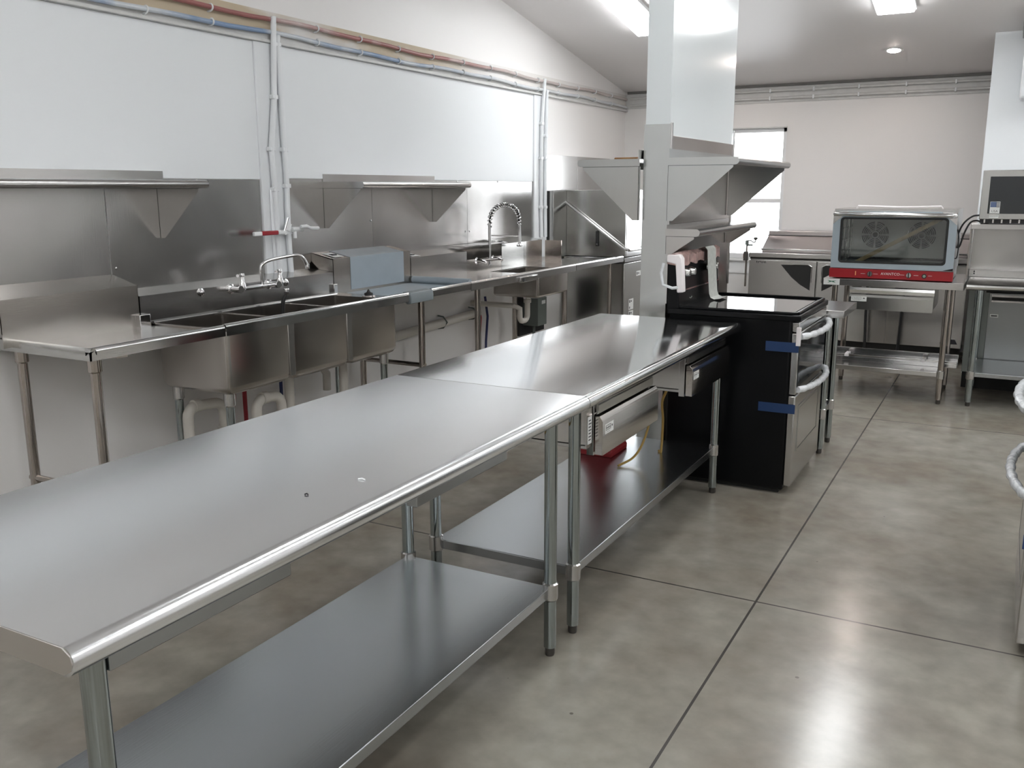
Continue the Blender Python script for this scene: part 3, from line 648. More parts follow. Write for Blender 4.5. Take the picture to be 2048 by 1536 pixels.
D1 = thing('drain_table', 'stainless drain table at the far left with tall backsplash', 'drain table', (-3.38, 2.6, 0))
rim(2.262, 2.955).build('front_rim', 'glossteel', D1)
r_ = MB().prism([(2.262, 0.858), (2.262, 0.892), (2.268, 0.902), (2.278, 0.906), (2.290, 0.900), (2.292, 0.880), (2.288, 0.880), (2.284, 0.895), (2.270, 0.890), (2.268, 0.858)], 'x', XW+0.01, XF).build('side_rim', 'hood', D1)
pan(2.285, 2.952).build('pan', 'steel', D1)
splash(D1, 2.225, 2.895, 1.070, 'sink', 1.113)
MB().box(-3.14, -3.08, 2.40, 2.45, 0.845, 0.872).build('gusset', 'sleg', D1)
for x in (-3.12, -3.575): leg(D1, x, 2.325, 0.872, mat='sleg', socket='sleg')
brace(D1, -3.10, -3.60, 2.325, 0.30)
MB().box(XSP-0.002, XSP+0.03, 2.87, 2.93, 0.875, 0.935).build('joint_clip', 'glossteel', D1, bevel=0.003)

SK = thing('three_bowl_sink', 'three compartment stainless sink with wall faucet on the left wall', 'sink', (-3.3, 3.65, 0))
def bowl(t_, x0, x1, y0, y1, z0, z1, r=0.045, w=0.004, mat='sink', v=0.018):
    rr = []
    rr.append(rrect(x0+r, x1-r, y0+r, y1-r, 0.012, z0))
    for a in (20, 45, 70, 90):
        q = math.radians(a); ins = r*(1-math.sin(q)); rr.append(rrect(x0+ins, x1-ins, y0+ins, y1-ins, v, z0+r*(1-math.cos(q))))
    rr.append(rrect(x0, x1, y0, y1, v, z1))
    rr.append(rrect(x0+w, x1-w, y0+w, y1-w, v-w, z1))
    rr.append(rrect(x0+w, x1-w, y0+w, y1-w, v-w, z0+r))
    rr.append(rrect(x0+r, x1-r, y0+r, y1-r, 0.012, z0+w))
    return MB().rings(rr).build('bowl', mat, t_)
for a, b in ((2.972, 3.382), (3.400, 3.836), (3.854, 4.275)):
    bo = bowl(SK, XSP+0.02, XF-0.012, a, b, 0.572, 0.885)
    MB().lathe((-3.30, (a+b)/2, 0.566), [(0.03, -0.03), (0.035, -0.01), (0.05, 0.006), (0.045, 0.012)], 'z', 16).build('drain', 'chrome', bo)
mb = MB()
for a in (3.391, 3.845): mb.prism([(a-0.020, 0.60), (a+0.020, 0.60), (a+0.022, 0.885), (a-0.022, 0.885)], 'x', XF-0.03, XF-0.008)
mb.build('divider_strip', 'steel', SK, bevel=0.002)
rim(2.962, 4.395, 0.912, apron=0.055).build('front_rim', 'glossteel', SK)
mb = MB()
for a, b in ((2.955, 2.974), (3.373, 3.41), (3.826, 3.864), (4.273, 4.395)): mb.box(XSP, XF-0.024, a, b, 0.876, 0.884)
mb.box(XSP, XSP+0.025, 2.955, 4.395, 0.876, 0.886).box(XF-0.03, XF-0.012, 2.962, 4.395, 0.876, 0.886)
mb.build('deck', 'sink', SK)
MB().tube([(XSP+0.014, 2.955, 0.886), (XSP+0.014, 4.30, 0.886)], 0.010, 10).build('back_bead', 'glossteel', SK)
splash(SK, 2.90, 4.295, 1.018, 'steel', 1.036)
for x in (-3.135, -3.47):
    for y in (3.03, 4.235): leg(SK, x, y, 0.585, mat='galv', socket='steel')
# sink faucet (bridge with swing spout)
xs = XSP+0.0
FA = MB().cyl((xs+0.055, 3.46, 0.998), (xs+0.055, 3.77, 1.000), 0.0125).build('faucet', 'chrome', SK)
for y in (3.47, 3.75):
    MB().lathe((xs, y, 0.998), [(0.026, 0.0), (0.026, 0.008), (0.016, 0.014), (0.016, 0.06), (0.019, 0.065), (0.019, 0.075)], 'x', 16).build('flange', 'chrome', FA)
    MB().lathe((xs+0.055, y+0.03, 1.0), [(0.016, -0.012), (0.018, 0.02), (0.012, 0.035), (0.010, 0.06), (0.014, 0.066), (0.012, 0.078)], 'z', 14).build('valve_stem', 'chrome', FA)
    MB().tube([(xs+0.055, y+0.03, 1.068), (xs+0.075, y-0.02, 1.070)], [0.006, 0.008], 8).build('lever', 'chrome', FA)
MB().cord([(xs+0.055, 3.645, 1.0), (xs+0.055, 3.645, 1.03), (xs+0.055, 3.640, 1.085), (xs+0.060, 3.650, 1.115), (xs+0.075, 3.70, 1.135), (xs+0.115, 3.81, 1.150), (xs+0.13, 3.855, 1.150), (xs+0.14, 3.885, 1.128), (xs+0.145, 3.90, 1.095)], 0.0095, 12).build('spout', 'chrome', FA)
MB().lathe((xs+0.146, 3.902, 1.075), [(0.011, 0), (0.012, 0.008), (0.011, 0.026)], 'z', 12).build('aerator', 'chrome', FA)
for y, z in ((3.27, 1.0), (3.88, 0.995)):
    MB().lathe((xs, y, z), [(0.020, 0), (0.020, 0.005), (0.012, 0.008), (0.013, 0.014), (0.006, 0.018)], 'x', 16).build('hole_plug', 'chrome', SK)
o = MB().cord([(-3.43, 3.735, 0.80), (-3.425, 3.74, 0.905), (-3.415, 3.755, 0.945)], 0.011, 10); hs = o.build('spray_hose', 'blackm'); tag(hs, 'black hose with chrome fitting standing up out of the middle sink bowl', 'hose')
MB().lathe((-3.414, 3.757, 0.945), [(0.012, 0), (0.014, 0.006), (0.013, 0.024), (0.016, 0.028), (0.015, 0.034)], 'z', 12).build('fitting', 'chrome', hs)
st = MB().lathe((-3.30, 4.33, 0.8845), [(0.038, 0), (0.040, 0.006), (0.024, 0.010)], 'z', 20).build('drain_strainer', 'chrome'); tag(st, 'black and chrome drain strainer lying on the right end of the sink deck', 'strainer')
MB().lathe((-3.30, 4.33, 0.894), [(0.026, 0), (0.026, 0.008), (0.012, 0.014), (0.004, 0.03)], 'z', 16).build('stopper', 'blackm', st)

D2 = thing('drain_table', 'drain table right of the sink, still covered in blue protective film', 'drain table', (-3.3, 4.75, 0))
rim(4.64, 5.095, 0.912).build('front_rim', 'glossteel', D2)
MB().box(XSP, XF-0.02, 4.40, 5.10, 0.878, 0.884).build('pan', 'film', D2)
splash(D2, 4.30, 5.10, 1.095, 'sink', 1.128)
MB().prism([(XSP+0.001, 0.90), (XSP+0.001, 1.096), (XW+0.01, 1.128), (XW+0.01, 1.1295), (XSP+0.002, 1.0975), (XSP+0.002, 0.90)], 'y', 4.46, 5.02).build('film_sheet', 'film', D2)
s_ = MB().hexa([(XSP-0.02, 4.34, 1.102), (XSP-0.02, 4.43, 1.102), (XSP-0.12, 4.43, 1.121), (XSP-0.12, 4.34, 1.121), (XSP-0.02, 4.34, 1.1028), (XSP-0.02, 4.43, 1.1028), (XSP-0.12, 4.43, 1.1218), (XSP-0.12, 4.34, 1.1218)]).build('label_sticker', 'label', D2)
MB().box(XSP-0.085, XSP-0.055, 4.365, 4.405, 1.109, 1.1175).build('print', 'ink', s_)
MB().box(XSP-0.002, XSP+0.02, 4.275, 4.31, 0.885, 0.95).build('joint_clip', 'glossteel', D2, bevel=0.003)
MB().prism([(XF-0.05, 0.912), (XF+0.004, 0.908), (XF+0.010, 0.885), (XF+0.010, 0.845), (XF-0.02, 0.840), (XF-0.05, 0.86)], 'y', 4.40, 4.635).build('film_corner', 'filmc', D2, bevel=0.003)
leg(D2, -3.12, 4.61, 0.875, mat='sleg'); leg(D2, -3.575, 4.61, 0.875, mat='sleg'); brace(D2, -3.10, -3.60, 4.61, 0.44)

D3 = thing('drain_table', 'long dish table with a small rinse bowl under the spring faucet', 'drain table', (-3.3, 5.9, 0))
rim(5.10, 6.735, 0.912, apron=0.06).build('front_rim', 'steel', D3)
MB().box(XSP, XF-0.02, 5.10, 6.06, 0.878, 0.884).box(XSP, XF-0.02, 6.62, 6.735, 0.878, 0.884).box(XSP, -3.47, 6.06, 6.62, 0.878, 0.884).build('pan', 'steel', D3)
MB().tube([(XSP+0.01, 5.115, 0.905), (XF-0.02, 5.115, 0.905)], 0.024, 12).build('film_roll', 'film', D3)
MB().box(XSP+0.02, XF-0.03, 5.16, 5.23, 0.8845, 0.895).build('film_scrap', 'blackm', D3)
splash(D3, 5.105, 5.83, 1.050, 'steel', 1.075)
splash(D3, 5.83, 6.355, 0.985, 'sink', 1.05)
s_ = MB().hexa([(XSP-0.02, 5.16, 1.0545), (XSP-0.02, 5.25, 1.0545), (XSP-0.11, 5.25, 1.068), (XSP-0.11, 5.16, 1.068), (XSP-0.02, 5.16, 1.0553), (XSP-0.02, 5.25, 1.0553), (XSP-0.11, 5.25, 1.0688), (XSP-0.11, 5.16, 1.0688)]).build('label_sticker', 'label', D3)
MB().box(XSP-0.08, XSP-0.05, 5.185, 5.225, 1.058, 1.065).build('print', 'ink', s_)
MB().box(XSP+0.0, XSP-0.15, 5.80, 6.40, 1.082, 1.088).build('ledge', 'steel', D3)
splash(D3, 6.36, 6.740, 1.075, 'hood', 1.105)
bo = bowl(D3, -3.45, XF-0.006, 6.075, 6.60, 0.700, 0.880, r=0.02)
MB().lathe((-3.27, 6.30, 0.694), [(0.03, -0.03), (0.04, 0.0), (0.045, 0.01)], 'z', 16).build('drain', 'chrome', bo)
MB().box(XF, XF+0.02, 5.75, 6.02, 0.845, 0.885).build('side_bracket', 'glossteel', D3, bevel=0.004)
MB().lathe((XF+0.021, 5.79, 0.865), [(0.014, -0.001), (0.014, 0.0015)], 'x', 16).build('bracket_hole', 'blackm', D3)
for y in (5.285, 6.66):
    leg(D3, -3.12, y, 0.872, mat='sleg'); leg(D3, -3.575, y, 0.872, mat='sleg')
# rinse faucet with spring
PX = XSP+0.05
F2 = MB().cyl((PX, 5.95, 0.975), (PX, 6.22, 0.970), 0.012).build('rinse_faucet', 'chrome'); tag(F2, 'tall chrome faucet with a spring arch over the rinse bowl', 'faucet')
for y in (5.96, 6.21):
    MB().lathe((XSP, y, 0.972), [(0.026, 0.0), (0.026, 0.008), (0.015, 0.014), (0.015, 0.06)], 'x', 14).build('flange', 'chrome', F2)
    MB().tube([(PX, y, 0.972), (PX+0.05, y-0.02, 0.965)], [0.013, 0.008], 10).build('lever', 'chrome', F2)
MB().tube([(PX, 6.085, 0.93), (PX, 6.085, 1.25)], 0.011, 12).build('riser', 'chrome', F2)
arch = [(PX, 6.085, 1.22)]
for i in range(0, 25):
    a = math.pi*(1 - i/24.0); arch.append((PX+0.02*(i/24), 6.305 + 0.215*math.cos(a), 1.265 + 0.115*math.sin(a)))
arch += [(PX+0.02, 6.52, 1.22)]
MB().tube(arch, 0.007, 8).build('hose', 'blackm', F2)
# helix
L_ = []; P = [Vector(p) for p in arch]; tot = 0; seg = []
for a, b in zip(P[:-1], P[1:]): seg.append((tot, a, b)); tot += (b-a).length
n = 460; turns = 22
for i in range(n+1):
    d = tot*i/n
    for s0, a, b in seg:
        l = (b-a).length
        if s0 <= d <= s0+l+1e-6: f = (d-s0)/l; p = a.lerp(b, f); T = (b-a).normalized(); break
    bi = Vector((1, 0, 0)); nn = T.cross(bi).normalized(); a_ = 2*math.pi*turns*i/n
    L_.append(p + bi*math.cos(a_)*0.016 + nn*math.sin(a_)*0.016)
MB().tube(L_, 0.0042, 5).build('spring', 'chrome', F2)
MB().tube([(PX, 6.085, 1.155), (PX+0.02, 6.52, 1.130)], 0.005, 8).build('support_arm', 'chrome', F2)
MB().tube([(PX+0.02, 6.52, 1.23), (PX+0.022, 6.525, 1.19), (PX+0.025, 6.52, 1.10)], [0.013, 0.011, 0.014], 12).lathe((PX+0.025, 6.52, 1.05), [(0.022, 0), (0.024, 0.01), (0.014, 0.02), (0.012, 0.055)], 'z', 14).build('spray_head', 'chrome', F2)

D4 = thing('drain_table', 'short stainless dish table running into the dish machine', 'drain table', (-3.3, 7.2, 0))
rim(6.742, 7.765, 0.912, apron=0.055).build('front_rim', 'glossteel', D4)
MB().box(XSP, XF-0.02, 6.742, 7.765, 0.878, 0.884).build('pan', 'steel', D4)
splash(D4, 6.744, 7.07, 1.075, 'hood', 1.105)
leg(D4, -3.12, 7.60, 0.872, mat='sleg')
s_ = MB().hexa([(XSP-0.02, 6.40, 1.0800), (XSP-0.02, 6.50, 1.0800), (XSP-0.11, 6.50, 1.096), (XSP-0.11, 6.40, 1.096), (XSP-0.02, 6.40, 1.0808), (XSP-0.02, 6.50, 1.0808), (XSP-0.11, 6.50, 1.0968), (XSP-0.11, 6.40, 1.0968)]).build('label_sticker', 'label', D3)
MB().box(XSP-0.08, XSP-0.05, 6.43, 6.47, 1.085, 1.0935).build('print', 'ink', s_)
MB().box(-3.515, -3.36, 7.10, 7.104, 0.884, 1.07).build('side_panel', steel('rippled_steel', (0.66, 0.58, 0.54), 0.06, 0.1, wav=1.0), D4)

# ------------------------------------------------------------ dish machine
DM = thing('dish_machine', 'tall hood type dish machine with long lift handle at the end of the left wall', 'dishwasher', (-3.36, 8.12, 0))
bd = MB().box(-3.655, -3.055, 7.785, 8.44, 0.12, 0.835).build('cabinet', 'hood', DM, bevel=0.004)
mb = MB()
for x in (-3.62, -3.09):
    for y in (7.82, 8.40): mb.lathe((x, y, 0), [(0.02, 0), (0.02, 0.02), (0.014, 0.03), (0.014, 0.13)], 'z', 12)
mb.build('feet', 'foot', DM)
MB().box(-3.655, -3.05, 7.78, 8.445, 0.845, 0.885).build('track_band', 'glossteel', DM, bevel=0.003)
hd = MB().box(-3.655, -3.05, 7.78, 8.445, 0.893, 1.488).build('hood', 'hood', DM, bevel=0.004)
MB().box(-3.051, -3.046, 7.80, 8.43, 0.90, 1.47).build('hood_front', 'glossteel', hd, bevel=0.001)
MB().box(-3.692, -3.63, 7.50, 7.775, 0.89, 1.482).build('rear_column', 'hood', DM, bevel=0.003)
MB().box(-3.695, -3.68, 7.475, 7.50, 0.89, 1.48).build('rear_gap_dark', 'blackm', DM)  # matte black strip stands in for the shade in this gap
MB().cord([(-3.66, 7.765, 1.392), (-3.63, 7.755, 1.378), (-3.10, 7.752, 1.005), (-3.045, 7.752, 0.972), (-3.01, 7.765, 0.960), (-2.995, 7.80, 0.958), (-2.995, 8.42, 0.958), (-3.03, 8.46, 0.975)], 0.0125, 14).build('lift_handle', 'glossteel', DM)
br = MB().box(-3.335, -3.305, 7.765, 7.78, 0.985, 1.125).build('handle_bracket', 'blackm', DM, bevel=0.01)
MB().lathe((-3.32, 7.765, 1.005), [(0.008, 0), (0.006, -0.004)], 'y', 10).build('bolt', 'chrome', br)
for y0, y1, z0, z1 in ((7.915, 8.03, 0.40, 0.50), (7.915, 8.03, 0.32, 0.39), (8.09, 8.24, 0.70, 0.745)):
    s_ = MB().box(-3.0549, -3.0535, y0, y1, z0, z1).build('label_sticker', 'label', bd)
    mb = MB()
    mb.box(-3.0535, -3.0532, y0+0.01, y0+0.035, z1-0.035, z1-0.01).box(-3.0535, -3.0532, y0+0.05, y0+0.075, z1-0.03, z1-0.015)
    if z1-z0 > 0.06: mb.box(-3.0535, -3.0532, y0+0.01, y0+0.03, z0+0.01, z0+0.03)
    mb.build('print', 'ink', s_)

# ------------------------------------------------------------ plumbing under the sinks
def trap(pts, label, r=0.026):
    t_ = thing('drain_trap', label, 'drain pipe', pts[0], 'white drain pipes under the sinks')
    MB().tube(pts, r, 14).build('pipe', 'pvc', t_)
    a = Vector(pts[-1]); b = Vector(pts[0])
    MB().lathe(tuple(b), [(r+0.002, -0.03), (r+0.008, -0.026), (r+0.008, 0.0), (r+0.002, 0.004)], 'z', 16).build('coupling', 'pvc', t_)
    mid = pts[len(pts)//2]; MB().tube([(mid[0], mid[1]-0.018, mid[2]+0.001), (mid[0], mid[1]+0.018, mid[2])], r+0.006, 14).build('union', 'pvc', t_) if len(pts) > 5 else None
    MB().lathe(tuple(a), [(r+0.002, -0.004), (r+0.008, 0.0), (r+0.008, 0.028), (r+0.002, 0.032)], 'z', 16).build('coupling', 'pvc', t_)
def arc(cy, cz, ry, rz, x, a0, a1, n=8): return [(x, cy+ry*math.cos(math.radians(a0+(a1-a0)*i/n)), cz+rz*math.sin(math.radians(a0+(a1-a0)*i/n))) for i in range(n+1)]
trap([(-3.42, 3.03, 0.30), (-3.42, 3.03, 0.38)] + arc(3.085, 0.42, 0.055, 0.05, -3.42, 180, 90, 5) + arc(3.20, 0.405, 0.06, 0.055, -3.42, 90, 0, 5) + [(-3.42, 3.26, 0.30)], 'white drain elbow beneath the left sink bowl')
trap([(-3.25, 3.315, 0.30), (-3.25, 3.315, 0.40)] + arc(3.37, 0.42, 0.055, 0.05, -3.25, 180, 90, 5) + arc(3.435, 0.41, 0.06, 0.055, -3.25, 90, 0, 5) + [(-3.25, 3.495, 0.30)], 'white drain elbow beneath the middle sink bowl')
trap([(-3.30, 3.615, 0.28), (-3.30, 3.615, 0.40), (-3.30, 3.616, 0.555)], 'straight white drain pipe under the middle bowl, left of the wall elbow')
trap([(-3.30, 4.068, 0.28), (-3.30, 4.068, 0.40), (-3.30, 4.068, 0.555)], 'straight white drain pipe beneath the right sink bowl')
t_ = thing('drain_elbow', 'white elbow pipe coming out of the wall below the sink', 'drain pipe', (XW+0.05, 4.1, 0.5))
MB().tube([(XW, 4.10, 0.50), (XW+0.10, 4.11, 0.505), (XW+0.16, 4.15, 0.49), (XW+0.19, 4.17, 0.43), (XW+0.19, 4.17, 0.33)], 0.024, 14).build('pipe', 'pvc', t_)
MB().lathe((XW, 4.10, 0.50), [(0.055, 0.001), (0.05, 0.008), (0.026, 0.012)], 'x', 18).build('flange', 'pvc', t_)
o = MB().cyl((XW+0.05, 3.64, 0.15), (XW+0.05, 3.64, 0.62), 0.012, n=10).build('water_pipe', 'redp'); tag(o, 'dark red vertical water pipe beneath the middle sink bowl', 'water pipe')
o = MB().tube([(XW+0.05, 3.93, 0.15), (XW+0.05, 3.93, 0.45), (XW+0.07, 3.935, 0.47), (XW+0.07, 3.99, 0.472)], 0.010, 10).build('water_pipe', 'bluep'); tag(o, 'dark blue water pipe with a bent top beneath the sink', 'water pipe')
o = MB().cyl((XW+0.03, 4.05, 0.30), (XW+0.03, 4.05, 0.66), 0.010, n=10).build('water_pipe', 'bluep'); tag(o, 'short straight dark blue pipe on the wall under the sink', 'water pipe')
t_ = thing('stop_valve', 'small red handled stop valve beside the front sink leg', 'valve', (-3.45, 3.35, 0.5))
MB().cyl((-3.5, 3.34, 0.515), (-3.40, 3.36, 0.51), 0.012).build('body', 'redcast', t_)
MB().tube([(-3.42, 3.335, 0.51), (-3.42, 3.33, 0.45), (-3.42, 3.32, 0.41)], 0.013, 8).build('handle', 'redp', t_)
MB().tube([(-3.42, 3.32, 0.41), (-3.42, 3.315, 0.36), (-3.44, 3.31, 0.25)], 0.006, 8).build('supply_hose', 'white', t_)
t_ = thing('waste_pipe', 'beige waste pipe strapped along the left wall below the dish tables', 'drain pipe', (XW+0.04, 5.5, 0.50))
MB().cyl((XW+0.045, 4.35, 0.49), (XW+0.045, 6.2, 0.545), 0.032, n=18).build('pipe', 'pvc', t_)
for y in (5.68, 6.12):
    MB().tube([(XW+0.003, y, 0.46-0.015+0.03*(y-4.35)), (XW+0.05, y, 0.46-0.008+0.03*(y-4.35)), (XW+0.085, y, 0.495+0.03*(y-4.35)), (XW+0.05, y, 0.535+0.03*(y-4.35)), (XW+0.003, y, 0.54+0.03*(y-4.35))], 0.006, 8).build('strap', 'grey', t_)
t_ = thing('rinse_trap', 'white curved trap under the rinse bowl of the dish table', 'drain pipe', (-3.27, 6.3, 0.5))
MB().tube([(-3.27, 6.30, 0.665), (-3.27, 6.30, 0.56)] + arc(6.255, 0.545, 0.045, 0.045, -3.27, 0, -90, 4) + arc(6.215, 0.545, 0.04, 0.045, -3.27, -90, -180, 4) + [(-3.27, 6.175, 0.60), (-3.30, 6.14, 0.625), (-3.66, 6.10, 0.63)], 0.021, 12).build('pipe', 'pvc', t_)
MB().lathe((-3.27, 6.30, 0.63), [(0.022, 0), (0.030, 0.004), (0.030, 0.03), (0.022, 0.034)], 'z', 14).build('coupling', 'pvc', t_)
t_ = thing('disconnect_box', 'dark grey electrical box on the wall left of the dish machine', 'electrical box', (-3.55, 7.15, 0.34))
MB().box(-3.67, -3.52, 6.98, 7.15, 0.34, 0.58).build('box', 'grey', t_, bevel=0.004)
MB().box(-3.70, -3.67, 6.92, 7.40, 0.25, 0.64).build('backing', 'blackm', t_)
MB().box(-3.52, -3.5185, 7.05, 7.12, 0.525, 0.555).build('label_sticker', 'label', t_)
MB().cyl((-3.60, 7.06, 0.02), (-3.60, 7.06, 0.34), 0.012, n=10).build('conduit', 'grey', t_)
o = MB().cyl((-3.45, 7.35, 0.0), (-3.45, 7.35, 0.62), 0.022, n=14).build('drain_standpipe', 'pvc'); tag(o, 'upright white pipe standing between the electrical box and the dish machine', 'drain pipe')
for nm, yy, mt, lab in (('water_pipe', 6.19, 'redp', 'thin red supply pipe under the rinse bowl'), ('water_pipe', 6.30, 'bluep', 'thin navy supply pipe under the rinse bowl')):
    o = MB().tube([(XW+0.05, yy, 0.66), (XW+0.055, yy+0.03, 0.5), (XW+0.05, yy+0.01, 0.3), (XW+0.05, yy, 0.1)], 0.010, 8).build(nm, mt); tag(o, lab, 'water pipe')

# ------------------------------------------------------------ prep refrigerator on the back wall
PR = thing('prep_refrigerator', 'three door stainless sandwich prep refrigerator on the back wall', 'refrigerator', (-1.22, 8.95, 0))
px0, px1, py0, py1 = -2.14, -0.29, 8.60, 9.32
MB().box(px0+0.008, px1-0.008, py0+0.03, py1, 0.145, 0.86).build('cabinet', 'steel', PR, bevel=0.003)
MB().box(px0, px1, py0-0.005, py1, 0.872, 0.914).build('counter', 'steel', PR, bevel=0.004)
MB().box(px0+0.01, px1-0.01, py0+0.012, py1-0.02, 0.856, 0.873).build('dark_gap', 'blackm', PR)
MB().box(px0+0.02, px1-0.02, py0+0.05, py1-0.05, 0.075, 0.146).build('kick', 'blackm', PR)
mb = MB()
for x in (px0+0.08, px1-0.08):
    for y in (py0+0.08, py1-0.08): mb.cyl((x-0.012, y, 0.038), (x+0.012, y, 0.038), 0.038, n=16).box(x-0.02, x+0.02, y-0.02, y+0.02, 0.06, 0.09)
mb.build('casters', 'foot', PR)
dw = (px1-px0)/3
for k in range(3):
    a, b = px0+dw*k+0.006, px0+dw*(k+1)-0.006
    d = MB().box(a, b, py0, py0+0.028, 0.150, 0.848).build('door', 'steel', PR, bevel=0.003)
    m_ = 1 if k == 0 else -1
    hx = b-0.045 if k == 0 else a+0.045
    pts = [(hx-m_*0.27, 0.812), (hx-m_*0.02, 0.815), (hx, 0.80), (hx, 0.585), (hx-m_*0.09, 0.635), (hx-m_*0.17, 0.70)]
    mb = MB().prism(pts, 'y', py0-0.002, py0+0.004).build('handle_recess', 'blackm', d, bevel=0.003)
    MB().tube([(hx-m_*0.16, py0-0.004, 0.818), (hx-m_*0.03, py0-0.004, 0.821), (hx+m_*0.006, py0-0.004, 0.80), (hx+m_*0.006, py0-0.004, 0.66)], 0.005, 8).build('handle_edge', 'glossteel', d)
    if k == 0: MB().text('true', 0.035, facing_y(a+0.11, py0-0.001, 0.832), sx=1.6).build('badge', 'ink', d)
    if k == 2: 
        bb = MB().prism([(b-0.19+0.02, 0.185), (b-0.03, 0.185), (b-0.05, 0.225), (b-0.17+0.02, 0.225)], 'y', py0-0.002, py0+0.001).build('badge', 'ink', d)
MB().prism([(8.74, 0.914), (8.74, 0.945), (8.98, 1.060), (8.98, 1.098), (9.27, 1.098), (9.27, 0.914)], 'x', -2.055, px1-0.03).build('hooded_lid', steel('lid_steel', (0.57, 0.52, 0.51), 0.285, 0.33, brush=(1, 30, 30)), PR, bevel=0.003)
MB().box(-2.06, px1-0.028, 8.715, 8.74, 0.932, 0.948).build('lid_lip', 'glossteel', PR, bevel=0.003)
MB().box(-2.06, px1-0.028, 8.972, 8.982, 1.052, 1.062).build('lid_hinge', 'blackm', PR)
t_ = thing('power_cord', 'black cord hanging in front of the prep refrigerator, left one', 'cord', (-1.07, 8.52, 0.15), 'cords hanging behind the oven table')
MB().cord([(-1.07, 8.5, 0.85), (-1.068, 8.5, 0.5), (-1.058, 8.5, 0.15), (-1.058, 8.49, 0.012)], 0.012, 8).build('cord', 'cordb', t_)
t_ = thing('power_cord', 'black cord hanging in front of the prep refrigerator, right one', 'cord', (-0.78, 8.52, 0.15), 'cords hanging behind the oven table')
MB().cord([(-0.755, 8.5, 0.85), (-0.775, 8.5, 0.5), (-0.785, 8.5, 0.15), (-0.79, 8.49, 0.012)], 0.012, 8).build('cord', 'cordb', t_)
# can opener clamped to the counter corner
CO = thing('can_opener', 'crank can opener clamped to the left corner of the prep refrigerator', 'can opener', (-2.145, 8.575, 0.60))
MB().box(-2.165, -2.150, 8.57, 8.59, 0.60, 1.00).build('shaft', 'sleg', CO, bevel=0.003)
MB().box(-2.180, -2.142, 8.545, 8.592, 0.84, 0.925).build('clamp', 'foot', CO, bevel=0.006)
MB().box(-2.182, -2.179, 8.55, 8.58, 0.865, 0.90).build('red_label', 'redp', CO)
MB().cyl((-2.158, 8.58, 0.985), (-2.158, 8.58, 1.025), 0.016).box(-2.16, -2.105, 8.57, 8.59, 0.975, 0.990).build('gear_head', 'grey', CO)
MB().cord([(-2.158, 8.57, 1.022), (-2.12, 8.565, 1.024), (-2.10, 8.56, 1.012), (-2.08, 8.558, 1.012), (-2.075, 8.556, 1.03)], 0.005, 8).lathe((-2.075, 8.556, 1.03), [(0.006, 0), (0.018, 0.01), (0.020, 0.018), (0.014, 0.026)], 'z', 14).build('crank', 'foot', CO)

# ------------------------------------------------------------ oven table with convection oven
OT = thing('equipment_table', 'stainless table carrying the convection oven, with one wide drawer', 'table', (-0.71, 7.31, 0), 'tables at the back of the room')
ox0, ox1, oy0, oy1 = -1.178, -0.253, 6.93, 7.70
MB().box(ox0, ox1, oy0, oy1, 0.852, 0.860).box(ox0, ox1, oy0, oy0+0.006, 0.812, 0.855).box(ox0, ox0+0.006, oy0, oy1, 0.812, 0.855).box(ox1-0.006, ox1, oy0, oy1, 0.812, 0.855).box(ox0, ox1, oy1-0.006, oy1, 0.812, 0.855).build('table_top', 'steel', OT, bevel=0.0015)
s_ = MB().box(ox0+0.004, ox0+0.115, oy0-0.0012, oy0, 0.815, 0.858).build('label_sticker', 'label', OT)
MB().prism([(ox0+0.03, 0.828), (ox0+0.06, 0.836), (ox0+0.09, 0.828), (ox0+0.075, 0.838), (ox0+0.095, 0.846), (ox0+0.06, 0.841), (ox0+0.03, 0.848), (ox0+0.045, 0.838)], 'y', oy0-0.0018, oy0-0.001).build('print', 'inkg', s_)
for x in (-1.10, -0.352):
    for y in (6.985, 7.56): leg(OT, x, y, 0.85, mat='sleg', zs=0.215)
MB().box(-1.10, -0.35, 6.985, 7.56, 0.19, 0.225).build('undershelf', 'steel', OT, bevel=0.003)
h_ = MB().box(-0.985, -0.979, 6.97, 7.45, 0.66, 0.852).box(-0.445, -0.439, 6.97, 7.45, 0.66, 0.852).box(-0.98, -0.44, 6.97, 7.45, 0.655, 0.661).build('drawer_housing', 'steel', OT)
d_ = MB().prism([(6.965, 0.645), (6.938, 0.645), (6.938, 0.735), (6.950, 0.752), (6.965, 0.752)], 'x', -0.992, -0.437).build('drawer', 'film' if False else 'hood', OT, bevel=0.001)
MB().prism([(6.965, 0.757), (6.952, 0.760), (6.940, 0.785), (6.944, 0.802), (6.965, 0.802)], 'x', -0.992, -0.435).build('handle', 'glossteel', d_)
brand(None, facing_y(-0.925, 6.938, 0.722), d_, w=0.105, h=0.036)
# long steel rail lying on the shelf
RL = thing('steel_rail', 'long stainless rail with white clips lying on the lower shelf of the oven table', 'rail', (-0.65, 7.3, 0.2255))
MB().box(-1.19, -0.262, 7.20, 7.36, 0.2255, 0.255).box(-1.19, -0.262, 7.20, 7.206, 0.255, 0.272).box(-1.19, -0.262, 7.354, 7.36, 0.255, 0.30).build('channel', 'glossteel', RL, bevel=0.0015)
for x in (-1.03, -0.50): MB().box(x, x+0.03, 7.18, 7.30, 0.256, 0.277).build('clip', 'foam', RL, bevel=0.003)

